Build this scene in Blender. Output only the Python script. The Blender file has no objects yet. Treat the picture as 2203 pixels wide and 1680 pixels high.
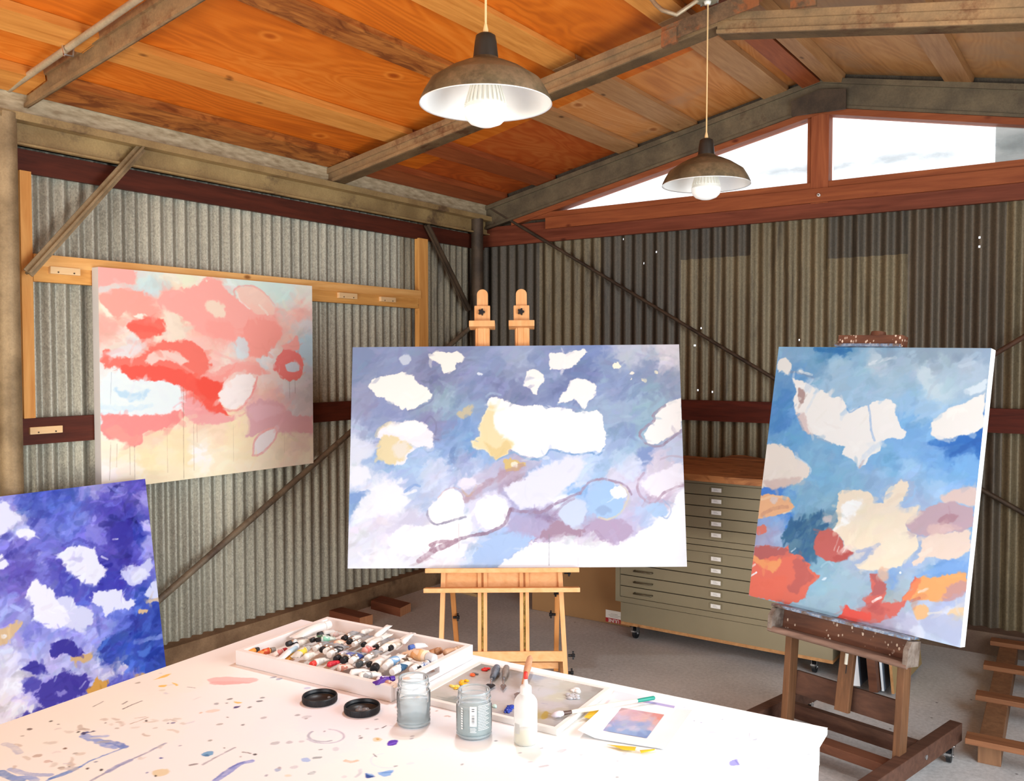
import bpy, bmesh, math, random
import numpy as np
from mathutils import Vector, Matrix
C = bpy.context.scene
COL = C.collection
random.seed(7)
# ------------------------------------------------------------------ camera
FPX, U0, V0 = 1917.0, 1101.5, 840.0
YAW, PIT = math.radians(34.7), math.atan(68 / 1917.0)
CAM = np.array([3.88, -5.22, 1.52])
_f0 = np.array([-math.sin(YAW), math.cos(YAW), 0.0]); _up = np.array([0, 0, 1.0])
CR = np.array([math.cos(YAW), math.sin(YAW), 0.0])
CF = _f0 * math.cos(PIT) - _up * math.sin(PIT)
CU = _up * math.cos(PIT) + _f0 * math.sin(PIT)
cam = bpy.data.cameras.new('camera'); camo = bpy.data.objects.new('camera', cam); COL.objects.link(camo)
cam.sensor_width = 36.0; cam.sensor_fit = 'HORIZONTAL'; cam.lens = FPX / 2203 * 36.0
cam.clip_start = 0.05; cam.clip_end = 200
M4 = Matrix(((CR[0], CU[0], -CF[0], CAM[0]), (CR[1], CU[1], -CF[1], CAM[1]), (CR[2], CU[2], -CF[2], CAM[2]), (0, 0, 0, 1)))
camo.matrix_world = M4
C.camera = camo
# ------------------------------------------------------------------ view, world, lights
C.view_settings.view_transform = 'Standard'; C.view_settings.look = 'None'
C.view_settings.exposure = 0.0; C.view_settings.gamma = 1.0
C.view_settings.use_curve_mapping = False
W = bpy.data.worlds.new('overcast_sky'); C.world = W; W.use_nodes = True
_bg = W.node_tree.nodes['Background']; _bg.inputs[0].default_value = (0.93, 0.96, 1.0, 1); _bg.inputs[1].default_value = 1.7
def area(name, loc, look, sx, sy, power, col):
    l = bpy.data.lights.new(name, 'AREA'); l.shape = 'RECTANGLE'; l.size = sx; l.size_y = sy; l.energy = power; l.color = col
    o = bpy.data.objects.new(name, l); COL.objects.link(o); o.location = loc
    o.rotation_euler = (Vector(look) - Vector(loc)).to_track_quat('-Z', 'Y').to_euler()
    return o
area('daylight_side_door', (5.05, -3.35, 1.25), (0.5, -3.3, 1.1), 2.3, 2.3, 128, (0.86, 0.94, 1.0))
area('daylight_front_door', (2.6, -7.75, 1.35), (2.2, -2.0, 1.3), 3.2, 2.3, 76, (0.84, 0.93, 1.0))
area('ground_bounce_front_door', (1.7, -7.2, 0.10), (1.3, -3.2, 2.7), 2.8, 0.8, 175, (1.0, 0.89, 0.72))
# ------------------------------------------------------------------ pixel helpers (a ray of the photograph's camera met with a real plane)
def ray(x, y): return CR * (x - U0) / FPX - CU * (y - V0) / FPX + CF
def hit(x, y, n, d):
    r = ray(x, y); n = np.asarray(n, float)
    return CAM + r * ((d - n @ CAM) / (n @ r))
def onX(x, y, v): return hit(x, y, (1, 0, 0), v)
def onY(x, y, v): return hit(x, y, (0, 1, 0), v)
def onZ(x, y, v): return hit(x, y, (0, 0, 1), v)
def lin(c):
    if isinstance(c, str): c = tuple(int(c.lstrip('#')[i:i + 2], 16) / 255 for i in (0, 2, 4))
    return tuple((v / 12.92 if v <= 0.04045 else ((v + 0.055) / 1.055) ** 2.4) for v in c)
# ------------------------------------------------------------------ mesh builder
class MB:
    def __init__(s): s.v = []; s.f = []; s.mi = []; s.sm = []
    def add(s, vs, fs, mi=0, sm=False):
        o = len(s.v); s.v += [tuple(float(q) for q in p) for p in vs]
        for f in fs: s.f.append([i + o for i in f]); s.mi.append(mi); s.sm.append(sm)
        return s
    def hexa(s, p, mi=0):     # p: 4 bottom + 4 top corners
        return s.add(p, [(0, 3, 2, 1), (4, 5, 6, 7), (0, 1, 5, 4), (1, 2, 6, 5), (2, 3, 7, 6), (3, 0, 4, 7)], mi)
    def box(s, lo, hi, mi=0):
        (a, b, c), (d, e, f) = lo, hi
        return s.hexa([(a, b, c), (d, b, c), (d, e, c), (a, e, c), (a, b, f), (d, b, f), (d, e, f), (a, e, f)], mi)
    def obox(s, o, ax, ay, az, lo, hi, mi=0, bev=0.0):   # box in an oriented frame
        o, ax, ay, az = (np.asarray(q, float) for q in (o, ax, ay, az))
        P = lambda x, y, z: o + ax * x + ay * y + az * z
        (a, b, c), (d, e, f) = lo, hi
        if bev <= 0: return s.hexa([P(*q) for q in ((a, b, c), (d, b, c), (d, e, c), (a, e, c), (a, b, f), (d, b, f), (d, e, f), (a, e, f))], mi)
        bm = bmesh.new()
        vs = [bm.verts.new(q) for q in ((a, b, c), (d, b, c), (d, e, c), (a, e, c), (a, b, f), (d, b, f), (d, e, f), (a, e, f))]
        for fc in ((0, 3, 2, 1), (4, 5, 6, 7), (0, 1, 5, 4), (1, 2, 6, 5), (2, 3, 7, 6), (3, 0, 4, 7)): bm.faces.new([vs[i] for i in fc])
        bmesh.ops.bevel(bm, geom=list(bm.edges), offset=bev, segments=2, profile=0.7, affect='EDGES')
        bm.verts.index_update()
        s.add([P(*q.co) for q in bm.verts], [[q.index for q in fc.verts] for fc in bm.faces], mi)
        bm.free(); return s
    def bar(s, p, q, w, h, up=(0, 0, 1), mi=0, bev=0.0):   # rectangular member from p to q
        p, q = np.asarray(p, float), np.asarray(q, float); d = q - p; L = np.linalg.norm(d); d /= L
        u = np.asarray(up, float); u = u - d * (u @ d); u /= np.linalg.norm(u); r = np.cross(d, u)
        return s.obox(p, d, r, u, (0, -w / 2, -h / 2), (L, w / 2, h / 2), mi, bev)
    def tube(s, pts, rad, n=12, mi=0, caps=True, sm=True):
        pts = [np.asarray(p, float) for p in pts]; m = len(pts)
        rad = [rad] * m if not hasattr(rad, '__len__') else rad
        rings = []; u = None
        for i in range(m):
            d = pts[min(i + 1, m - 1)] - pts[max(i - 1, 0)]; d /= np.linalg.norm(d)
            if u is None:
                u = np.cross(d, (0, 0, 1.0));
                if np.linalg.norm(u) < 1e-3: u = np.array([1.0, 0, 0])
            u = u - d * (u @ d); u /= np.linalg.norm(u); w = np.cross(d, u)
            rings.append([pts[i] + rad[i] * (math.cos(t) * u + math.sin(t) * w) for t in [2 * math.pi * k / n for k in range(n)]])
        vs = [p for r in rings for p in r]; fs = []
        for i in range(m - 1):
            for k in range(n): fs.append((i * n + k, i * n + (k + 1) % n, (i + 1) * n + (k + 1) % n, (i + 1) * n + k))
        s.add(vs, fs, mi, sm)
        if caps:
            s.add(rings[0], [tuple(range(n))[::-1]], mi); s.add(rings[-1], [tuple(range(n))], mi)
        return s
    def lathe(s, prof, c=(0, 0, 0), n=32, mi=0, sm=True):   # prof: (r, z)
        vs = []; fs = []; c = np.asarray(c, float)
        for r, z in prof:
            for k in range(n):
                t = 2 * math.pi * k / n; vs.append(c + np.array([r * math.cos(t), r * math.sin(t), z]))
        for i in range(len(prof) - 1):
            for k in range(n): fs.append((i * n + k, i * n + (k + 1) % n, (i + 1) * n + (k + 1) % n, (i + 1) * n + k))
        return s.add(vs, fs, mi, sm)
    def prism(s, poly, o, ax, ay, az, h0, h1, mi=0):    # polygon in ax/ay, extruded along az
        o, ax, ay, az = (np.asarray(q, float) for q in (o, ax, ay, az)); n = len(poly)
        vs = [o + ax * x + ay * y + az * h0 for x, y in poly] + [o + ax * x + ay * y + az * h1 for x, y in poly]
        fs = [tuple(range(n))[::-1], tuple(range(n, 2 * n))] + [(i, (i + 1) % n, n + (i + 1) % n, n + i) for i in range(n)]
        return s.add(vs, fs, mi)
    def build(s, name, mats, parent=None, local=False):
        me = bpy.data.meshes.new(name)
        off = (0, 0, 0)
        if parent is not None and not local:
            q = parent; off = np.zeros(3)
            while q is not None: off = off + np.array(q.location); q = q.parent
        me.from_pydata([tuple(np.array(p) - off) for p in s.v], [], s.f)
        for m in (mats if isinstance(mats, (list, tuple)) else [mats]): me.materials.append(m)
        me.polygons.foreach_set('material_index', s.mi); me.polygons.foreach_set('use_smooth', s.sm)
        bm = bmesh.new(); bm.from_mesh(me); bmesh.ops.recalc_face_normals(bm, faces=bm.faces); bm.to_mesh(me); bm.free()
        o = bpy.data.objects.new(name, me); COL.objects.link(o)
        if parent is not None: o.parent = parent
        return o
def tag(o, label, cat, group=None, kind=None):
    o['label'] = label; o['category'] = cat
    if group: o['group'] = group
    if kind: o['kind'] = kind
    return o
def thing(name, loc, label, cat, group=None, rz=0.0):
    o = bpy.data.objects.new(name, None); COL.objects.link(o); o.location = tuple(float(q) for q in loc); o.rotation_euler = (0, 0, rz)
    o.empty_display_size = 0.1
    return tag(o, label, cat, group)
def struct(mb, name, mats, parent=None):
    o = mb.build(name, mats, parent)
    if parent is None: o['kind'] = 'structure'
    return o
_tn = [0]
def trim(mb, mats):
    _tn[0] += 1
    return struct(mb, 'trim_%d' % _tn[0], mats)
def solo(mb, name, mats, loc, label, cat, group=None):   # a thing that is one mesh with its origin at loc
    o = mb.build(name, mats); loc = np.asarray(loc, float)
    o.data.transform(Matrix.Translation(Vector(-loc))); o.location = tuple(loc)
    return tag(o, label, cat, group)
def copy_tree(o, parent=None):
    c = o.copy(); COL.objects.link(c); c.parent = parent
    for ch in o.children: copy_tree(ch, c)
    return c
# ------------------------------------------------------------------ materials
class NT:
    def __init__(s, name):
        s.m = bpy.data.materials.new(name); s.m.use_nodes = True; s.t = s.m.node_tree; s.n = s.t.nodes
        s.b = s.n['Principled BSDF']; s.out = s.n['Material Output']; s._tc = None
    def node(s, typ, ins=None, **kw):
        q = s.n.new(typ)
        for k, v in kw.items(): setattr(q, k, v)
        for k, v in (ins or {}).items(): s.set(q, k, v)
        return q
    def set(s, q, k, v):
        if isinstance(v, bpy.types.NodeSocket): s.t.links.new(v, q.inputs[k])
        else: q.inputs[k].default_value = v
    def P(s, **kw):
        for k, v in kw.items(): s.set(s.b, k.replace('_', ' '), v)
    def co(s, scale=(1, 1, 1), rot=(0, 0, 0), kind='Object'):
        if s._tc is None: s._tc = s.node('ShaderNodeTexCoord')
        return s.node('ShaderNodeMapping', {'Vector': s._tc.outputs[kind], 'Scale': scale, 'Rotation': rot}).outputs[0]
    def noise(s, vec, scale, detail=4, rough=0.55, dist=0.0):
        return s.node('ShaderNodeTexNoise', {'Vector': vec, 'Scale': scale, 'Detail': detail, 'Roughness': rough, 'Distortion': dist}).outputs['Fac']
    def ramp(s, fac, stops):
        q = s.node('ShaderNodeValToRGB', {'Fac': fac}); e = q.color_ramp.elements
        while len(e) < len(stops): e.new(0.5)
        for el, (p, c) in zip(e, stops): el.position = p; el.color = (*lin(c), 1) if isinstance(c, str) else (c, c, c, 1) if not hasattr(c, '__len__') else (*c[:3], 1)
        return q.outputs['Color']
    def mix(s, fac, a, b, mode='MIX'):
        q = s.node('ShaderNodeMix', data_type='RGBA', blend_type=mode)
        for i, v in ((0, fac), (6, a), (7, b)):
            if isinstance(v, bpy.types.NodeSocket): s.t.links.new(v, q.inputs[i])
            else: q.inputs[i].default_value = (*lin(v), 1) if isinstance(v, str) else v
        return q.outputs[2]
    def bump(s, h, strength=0.3, dist=0.002):
        s.set(s.b, 'Normal', s.node('ShaderNodeBump', {'Height': h, 'Strength': strength, 'Distance': dist}).outputs[0])
_mc = {}
def plain(c, rough=0.6, metal=0.0, spec=0.4, name=None):
    k = (c, rough, metal, spec)
    if k not in _mc:
        n = NT(name or 'plain_' + str(c).lstrip('#')); n.P(Roughness=rough, Metallic=metal); n.b.inputs['Specular IOR Level'].default_value = spec
        f = n.noise(n.co(), 9, 3); n.P(Base_Color=n.mix(f, c, tuple(list(v * 0.86 for v in lin(c)) + [1])))
        _mc[k] = n.m
    return _mc[k]
def wood(name, dark, light, axis='x', sc=1.0, rough=0.6, stain=None, knots=None):
    n = NT(name); lo, hi = 1.6 * sc, 22 * sc
    s = {'x': (lo, hi, hi), 'y': (hi, lo, hi), 'z': (hi, hi, lo)}[axis]
    g = n.noise(n.co(s), 1.0, 5, 0.6, 1.2); f2 = n.noise(n.co(tuple(v * 4 for v in s)), 1.0, 2)
    c = n.ramp(n.mix(0.3, g, f2), [(0.3, dark), (0.68, light)])
    if stain: c = n.mix(n.ramp(n.noise(n.co(tuple(9 if v == hi else 3.0 for v in s)), 1.5, 6, 0.6, 1.2), [(0.47, 0.0), (0.62, 0.85)]), c, stain)
    if knots:
        k = n.node('ShaderNodeTexVoronoi', {'Vector': n.co(tuple(4.5 if q == lo else 9 for q in s)), 'Scale': 1.0, 'Randomness': 1.0}).outputs['Distance']
        c = n.mix(n.ramp(k, [(0.05, 0.85), (0.13, 0.0)]), c, knots)
    n.P(Base_Color=c, Roughness=rough); n.b.inputs['Specular IOR Level'].default_value = 0.25; n.bump(g, 0.15, 0.002)
    return n.m
def steel(name, a, b, rust=None, metal=0.3, rough=0.6, sc=1.0, rustamt=0.55):
    n = NT(name); f = n.noise(n.co((1, 1, 1)), 6 * sc, 6, 0.65); c = n.ramp(f, [(0.35, a), (0.66, b)])
    if rust: c = n.mix(n.ramp(n.noise(n.co(), 3.5 * sc, 8, 0.7), [(rustamt, 0.0), (rustamt + 0.1, 0.85)]), c, rust)
    fine = n.noise(n.co(), 120, 3); c = n.mix(0.25, c, n.mix(fine, (0, 0, 0, 1), (1, 1, 1, 1)), 'OVERLAY')
    n.P(Base_Color=c, Metallic=metal, Roughness=rough); n.bump(fine, 0.2, 0.001)
    return n.m
def galv(name, dark, light, stain=None, amt=0.5):
    n = NT(name)
    vo = n.node('ShaderNodeTexVoronoi', {'Vector': n.co((1, 1, 0.6)), 'Scale': 210.0}).outputs['Color']
    sp = n.node('ShaderNodeSeparateColor', {'Color': vo}).outputs[0]
    big = n.noise(n.co((1, 1, 0.25)), 3.0, 5, 0.6); st = n.noise(n.co((18, 18, 0.7)), 1.0, 4, 0.6)
    c = n.ramp(n.mix(0.22, n.mix(0.6, big, st), sp), [(0.28, dark), (0.70, light)])
    if stain: c = n.mix(n.ramp(n.noise(n.co((9, 9, 0.9)), 1.0, 6, 0.7, 0.5), [(amt, 0.0), (amt + 0.16, 0.9)]), c, stain)
    n.P(Base_Color=c, Metallic=0.35, Roughness=0.5)
    return n.m
def vcol(name, rough=0.6, spec=0.3, bump=True):
    n = NT(name); a = n.node('ShaderNodeAttribute', attribute_name='Col')
    n.P(Base_Color=a.outputs['Color'], Roughness=rough); n.b.inputs['Specular IOR Level'].default_value = spec
    if bump: n.bump(n.noise(n.co((1, 1, 1)), 420, 2), 0.12, 0.001)
    return n.m
def clear(name, tint=(0.95, 0.98, 0.98), gl=0.35, rough=0.02, body=None):   # thin clear plastic or glass wall
    n = NT(name); n.n.remove(n.b)
    tr = n.node('ShaderNodeBsdfTransparent', {'Color': (*tint, 1)}); g = n.node('ShaderNodeBsdfGlossy', {'Roughness': rough, 'Color': (1, 1, 1, 1)})
    lw = n.node('ShaderNodeLayerWeight', {'Blend': gl})
    base = tr.outputs[0]
    if body:
        d = n.node('ShaderNodeBsdfDiffuse', {'Color': (*lin(body[0]), 1)})
        base = n.node('ShaderNodeMixShader', {0: body[1], 1: base, 2: d.outputs[0]}).outputs[0]
    m = n.node('ShaderNodeMixShader', {0: lw.outputs['Fresnel'], 1: base, 2: g.outputs[0]})
    n.t.links.new(m.outputs[0], n.out.inputs[0])
    return n.m
CREAM = plain('#f3efe8', 0.7)
M = dict(
    black=plain('#15171b', 0.45), chrome=steel('chrome', '#8d8f92', '#d5d7d9', metal=0.9, rough=0.25), brass=steel('brass_strip', '#6b5523', '#c9a85a', metal=0.7, rough=0.4, sc=5),
    white=plain('#f1eeea', 0.55), paper=plain('#f4f3f6', 0.7), canvas=plain('#efece8', 0.8),
    fir=wood('fir_light', '#c9883f', '#f0b86b', 'y', 0.8, knots='#8a4f1e'), firz=wood('fir_light_upright', '#cf8a42', '#f0b56a', 'z', 0.8, knots='#8a4f1e'),
    redwood=wood('red_stained_timber', '#3d1a10', '#5f2a1a', 'y', 1.0), redx=wood('redwood_sill_board', '#7d3d22', '#a55c35', 'x', 0.8, knots='#5a2010'),
    redxd=wood('redwood_dark_board', '#5f2c1b', '#874630', 'x', 0.8, knots='#3f180c'), redz=wood('redwood_upright', '#823f24', '#ad623c', 'z', 0.8),
    rafter=steel('painted_rusty_steel', '#7d6548', '#a3825a', '#6f4428', 0.15, 0.65, 1.2, 0.56), rafterd=steel('dark_steel', '#544a3a', '#75674f', '#4a3526', 0.2, 0.6, 1.0, 0.6),
    pipe=steel('weathered_pipe', '#786446', '#a38c68', '#5f4630', 0.2, 0.6, 0.9, 0.58), rod=steel('dark_rod', '#3b3128', '#5c4b3a', None, 0.3, 0.6),
    beam=steel('eave_channel', '#8a7048', '#ab9060', '#5a4230', 0.1, 0.6, 0.8, 0.56), conduit=steel('conduit_gray', '#a08e74', '#bda98a', None, 0.3, 0.45),
    beech=wood('easel_beech', '#cf9258', '#e6b07c', 'z', 0.8, 0.5), beechx=wood('easel_beech_rail', '#d2965c', '#e8b481', 'x', 0.8, 0.5), beechd=wood('easel_beech_back', '#b07038', '#cc8e54', 'z', 0.8, 0.5),
    oak=wood('easel_brown', '#4a3222', '#7a5438', 'z', 0.9, 0.5), oakx=wood('easel_brown_rail', '#4d2f22', '#6f4632', 'x', 0.9, 0.55), oakd=wood('easel_dark', '#3f2920', '#5e4032', 'x', 0.9, 0.6),
    cedar=wood('cedar_slat', '#6b422b', '#956543', 'x', 0.9), cedarz=wood('cedar_post', '#6b4a34', '#8c6648', 'z', 0.9),
    block=wood('cut_timber', '#5a3020', '#7d4a32', 'x', 1.0), blockend=wood('cut_timber_end', '#a06a48', '#c08a64', 'z', 1.4),
    card=plain('#a27a50', 0.85), file=plain('#8b8066', 0.45), filed=plain('#3b352b', 0.6), wslab=wood('live_edge_slab', '#8a5230', '#c08450', 'x', 0.5, 0.5, stain='#70401f'),
)
# ================================================================== SETTING
RX = 2.42                      # ridge
def cz(x): return 2.64 + 0.205 * (x if x < RX else 2 * RX - x)      # ceiling sheathing
RW = 2 * RX
# ---- floor
n = NT('concrete_floor'); a_ = n.noise(n.co(), 1.3, 6, 0.6); b_ = n.noise(n.co(), 60, 4, 0.7)
c_ = n.ramp(a_, [(0.3, '#adadad'), (0.7, '#cfcecc')]); c_ = n.mix(0.35, c_, n.ramp(b_, [(0.3, 0.25), (0.7, 0.8)]), 'OVERLAY')
sp_ = n.node('ShaderNodeTexVoronoi', {'Vector': n.co(), 'Scale': 7.0}).outputs['Distance']
c_ = n.mix(n.ramp(sp_, [(0.025, 0.8), (0.05, 0.0)]), c_, '#4a433d')
n.P(Base_Color=c_, Roughness=0.62); n.bump(b_, 0.2, 0.002)
struct(MB().box((-0.3, -10.5, -0.1), (7.6, 0.3, 0)), 'floor', n.m)
# ---- corrugated sheets
PITCH, AMP = 0.0677, 0.0140
def corr_sheet(axis, base, a0, a1, zs, tone=None, holes=(), sign=1, PITCH=PITCH):
    mb = MB(); step = PITCH / 8; nn = int(round((a1 - a0) / step)) + 1
    zs = sorted(zs); hz = set(holes)
    A = [a0 + i * step for i in range(nn)]
    vs = []
    for z in zs:
        for a in A:
            d = base + sign * AMP * math.sin(2 * math.pi * a / PITCH)
            vs.append((d, a, z) if axis == 'y' else (a, d, z))
    mb.v = vs
    for j in range(len(zs) - 1):
        zm = (zs[j] + zs[j + 1]) / 2
        for i in range(nn - 1):
            am = (A[i] + A[i + 1]) / 2
            if any(abs(am - hx) < step * 0.5 and abs(zm - hzz) < 0.0062 for hx, hzz in hz): continue
            k = j * nn + i; mb.f.append([k, k + 1, k + nn + 1, k + nn]); mb.mi.append(tone(am, zm) if tone else 0); mb.sm.append(True)
    return mb
GL = galv('galvanized_sheet', '#7d7b6e', '#bdb9a6'); GLs = galv('galvanized_sheet_water_stained', '#625d50', '#968c74', '#403a33', 0.5)
GD = galv('sheet_dark_weathered', '#3f3931', '#5c5447', '#2f2a25', 0.54); GT = galv('sheet_tan_weathered', '#5d533f', '#85775b', '#40362a', 0.53); GM = galv('sheet_brown_weathered', '#4a4136', '#675b4a', '#382f27', 0.54)
L = corr_sheet('y', 0.0, -8.0, 0.0, [0.10, 1.2, 2.72], lambda a, z: 1 if a > -0.88 else 0)
struct(L, 'wall_left', [GL, GLs])
def back_tone(x, z):
    if x < 0.495: return 0
    if x < 0.974: return 1 if z > 0.9 else 2
    if x < 1.555: return 0
    if x < 2.005: return 0 if z > 2.14 else 1
    if x < 2.454: return 1
    if x < 2.874: return 0 if z > 2.09 else 1
    if x < 3.35: return 2
    return 1 if x < 3.5 else 2
holes = [(1.152, 2.30), (1.291, 2.136), (1.632, 2.219), (1.635, 2.187), (2.214, 2.061), (2.6, 2.15), (2.58, 2.135), (2.612, 2.175), (2.753, 2.127), (3.227, 2.15), (3.232, 2.103), (1.67, 1.325), (1.776, 1.317), (1.652, 1.604), (2.30, 1.63), (1.39, 2.20), (1.70, 1.71)]
BP = 0.0765; st_ = BP / 8; holes = [((math.floor(x / st_) + 0.5) * st_, z) for x, z in holes]
zz = {0.10, 0.9, 2.14, 2.09, 2.46}
for _, z in holes: zz |= {round(z - 0.0055, 4), round(z + 0.0055, 4)}
B_ = corr_sheet('x', 0.0, 0.0, RW, sorted(zz), back_tone, holes, -1, BP)
struct(B_, 'wall_back', [GD, GT, GM])
# overlapping upper sheet ends on the back wall (laps stand proud of the sheet below)
for x0, x1, z0, z1, t in [(1.56, 2.0, 2.14, 2.40, GD), (2.46, 2.87, 2.095, 2.40, GD), (2.01, 2.45, 2.03, 2.40, GT)]:
    struct(corr_sheet('x', -0.004, x0, x1, [z0, z1], None, (), -1, BP), 'wall_back', t)
# ---- right wall with a wide door opening, front wall with a door opening (behind the camera)
mb = MB(); x = RW
for lo, hi in [((x, -8.0, 0), (x + 0.05, -4.6, 2.7)), ((x, -2.1, 0), (x + 0.05, 0, 2.7)), ((x, -4.6, 2.42), (x + 0.05, -2.1, 2.7))]: mb.box(lo, hi)
struct(mb, 'wall_right', GM)
mb = MB(); y = -7.6
for lo, hi in [((-0.02, y - 0.05, 0), (0.9, y, 3.2)), ((4.3, y - 0.05, 0), (RW + 0.05, y, 3.2)), ((0.9, y - 0.05, 2.55), (4.3, y, 3.2))]: mb.box(lo, hi)
struct(mb, 'wall_front', GM)
# ---- ceiling: plywood sheets on both slopes (sheet tones mix weathering with light falloff put into the colour)
PW, PH = 1.2, 2.42
def ply(name, a, b, c, dusty=None, amt=0.5):
    n = NT(name)
    w1 = n.noise(n.co((1.6, 0.35, 1.6)), 1.5, 3, 0.5, 0.6)
    fig = n.noise(n.co((1.5, 0.33, 1.5)), 1.7, 3, 0.45, 0.8)
    g = n.node('ShaderNodeMath', {0: n.node('ShaderNodeMath', {0: fig, 1: 150.0}, operation='MULTIPLY').outputs[0]}, operation='SINE').outputs[0]
    g = n.node('ShaderNodeMapRange', {'Value': g, 'From Min': -1.0, 'From Max': 1.0}).outputs[0]
    f = n.noise(n.co((60, 3, 60)), 1.0, 4, 0.65)
    col = n.ramp(n.mix(0.36, w1, n.mix(0.68, g, f)), [(0.2, a), (0.5, b), (0.8, c)])
    kn = n.node('ShaderNodeTexVoronoi', {'Vector': n.co((3.2, 1.9, 1)), 'Scale': 1.0}).outputs['Distance']
    col = n.mix(n.ramp(kn, [(0.03, 0.85), (0.075, 0.0)]), col, a); col = n.mix(n.ramp(kn, [(0.06, 0.0), (0.09, 0.5), (0.13, 0.0)]), col, c)
    if dusty: col = n.mix(n.ramp(n.noise(n.co((1, 0.8, 1)), 2.2, 5, 0.6), [(amt, 0.0), (amt + 0.2, 0.8)]), col, dusty)
    n.P(Base_Color=col, Roughness=0.6); n.b.inputs['Specular IOR Level'].default_value = 0.2; n.bump(f, 0.12, 0.002)
    return n.m
PLY = [ply('plywood_orange', '#9a430d', '#d26d1a', '#ea8e36'), ply('plywood_red_brown', '#7d3412', '#b9561f', '#d07a3a'), ply('plywood_amber', '#ad5510', '#e28424', '#f4a448'),
       ply('plywood_dusty', '#a05a2c', '#d08848', '#e4aa70', '#b08664', 0.5), ply('plywood_gray_brown', '#94623c', '#c08a54', '#d6a46c', '#a88a6c', 0.48)]
mb = MB()
ys = [-8.0, -5.7, -3.26, -1.0, 0.0]
for i in range(4):
    for j in range(2):
        x0, x1 = j * 1.2 + 0.002, min((j + 1) * 1.2, RX) - 0.002; y0, y1 = ys[i] + 0.002, ys[i + 1] - 0.002
        if j == 0: x0 = -0.06
        m1 = [[2, 0], [0, 2], [0, 0], [1, 3]][i][j]; m2 = [3, 4][j]
        for s, m in ((0, m1), (1, m2)):
            X0, X1 = (x0, x1) if s == 0 else (RW - x0, RW - x1)
            mb.hexa([(X0, y0, cz(X0)), (X1, y0, cz(X1)), (X1, y1, cz(X1)), (X0, y1, cz(X0)), (X0, y0, cz(X0) + 0.012), (X1, y0, cz(X1) + 0.012), (X1, y1, cz(X1) + 0.012), (X0, y1, cz(X0) + 0.012)], m)
struct(mb, 'ceiling', PLY)
mb = MB()
for s in (0, 1):
    xa, xb = (-0.12, RX) if s == 0 else (RW + 0.12, RX)
    za, zb = 2.64 + 0.205 * -0.12 + 0.03, cz(RX) + 0.03
    mb.hexa([(xa, -8.1, za), (xb, -8.1, zb), (xb, 0.1, zb), (xa, 0.1, za), (xa, -8.1, za + 0.03), (xb, -8.1, zb + 0.03), (xb, 0.1, zb + 0.03), (xa, 0.1, za + 0.03)])
struct(mb, 'ceiling', GD)
# ---- purlins under the plywood, bay by bay
PUR = {'light': wood('purlin_light', '#b9702a', '#e0994a', 'y', 0.9, knots='#6a3a16'), 'dusty': wood('purlin_dusty', '#9a6a40', '#c29362', 'y', 0.9, knots='#5a3a20'),
       'stain': wood('purlin_mottled', '#7a3a14', '#c17a38', 'y', 1.1, stain='#683214'), 'red': wood('purlin_red_brown', '#7a381a', '#a85a30', 'y', 0.9)}
def purlin(x, w, y0, y1, d, m):
    sgn = 1 if x < RX else -1
    ax = np.array([1, 0, 0.205 * sgn]); ax /= np.linalg.norm(ax); az = np.array([-0.205 * sgn, 0, 1]); az /= np.linalg.norm(az)
    trim(MB().obox((x, 0, cz(x)), ax, (0, 1, 0), az, (-w / 2, y0, -d), (w / 2, y1, -0.002)), PUR[m])
for (x, w, d, mA, mB_, mC) in [(0.165, 0.16, 0.045, 'light', 'stain', 'red'), (0.575, 0.14, 0.04, 'light', 'light', 'red'), (1.20, 0.13, 0.03, 'light', 'stain', 'dusty'), (1.60, 0.14, 0.03, 'light', 'light', 'dusty'), (2.16, 0.14, 0.04, 'light', 'light', 'dusty')]:
    purlin(x, w, -7.6, -3.295, d, mA); purlin(x, w, -3.29, -1.5, d, mB_); purlin(x, w, -1.49, -0.03, d, mC)
for x, w, d, m in [(2.36, 0.10, 0.06, 'red'), (2.50, 0.10, 0.06, 'dusty'), (3.13, 0.13, 0.04, 'dusty'), (3.72, 0.13, 0.04, 'dusty'), (4.35, 0.13, 0.04, 'dusty')]:
    purlin(x, w, -7.6, -1.5, d, m); purlin(x, w, -1.49, -0.03, d, m)
# ---- rafters: steel channels on frames at the back wall, mid bay and near bay
def rafter(y0, y1, zb, h, mat, x0=0.08, zb2=None):
    """channel with a recessed web: zb(x) gives the underside"""
    for s in (0, 1):
        mb = MB()
        for lo, hi, ya in ((0, h, y0 + 0.012), (h - 0.03, h, y0), (0, 0.016, y0)):
            P = []
            for dz in (lo, hi):
                for (xx, yy) in ((x0, ya), (RX, ya), (RX, y1), (x0, y1)):
                    X = xx if s == 0 else RW - xx
                    P.append((X, yy, (zb if s == 0 else zb2 or zb)(xx) + dz))
            mb.hexa(P)
        trim(mb, mat)
rafter(-0.075, -0.015, lambda x: 2.425 + 0.211 * x, 0.165, M['rafterd'])
rafter(-1.60, -1.50, lambda x: 2.508 + 0.172 * x, 0.085, M['rafter'], zb2=lambda x: 2.475 + 0.172 * x)
rafter(-3.30, -3.282, lambda x: 2.550 + 0.150 * x, 0.112, M['rafter'], 0.0)
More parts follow.
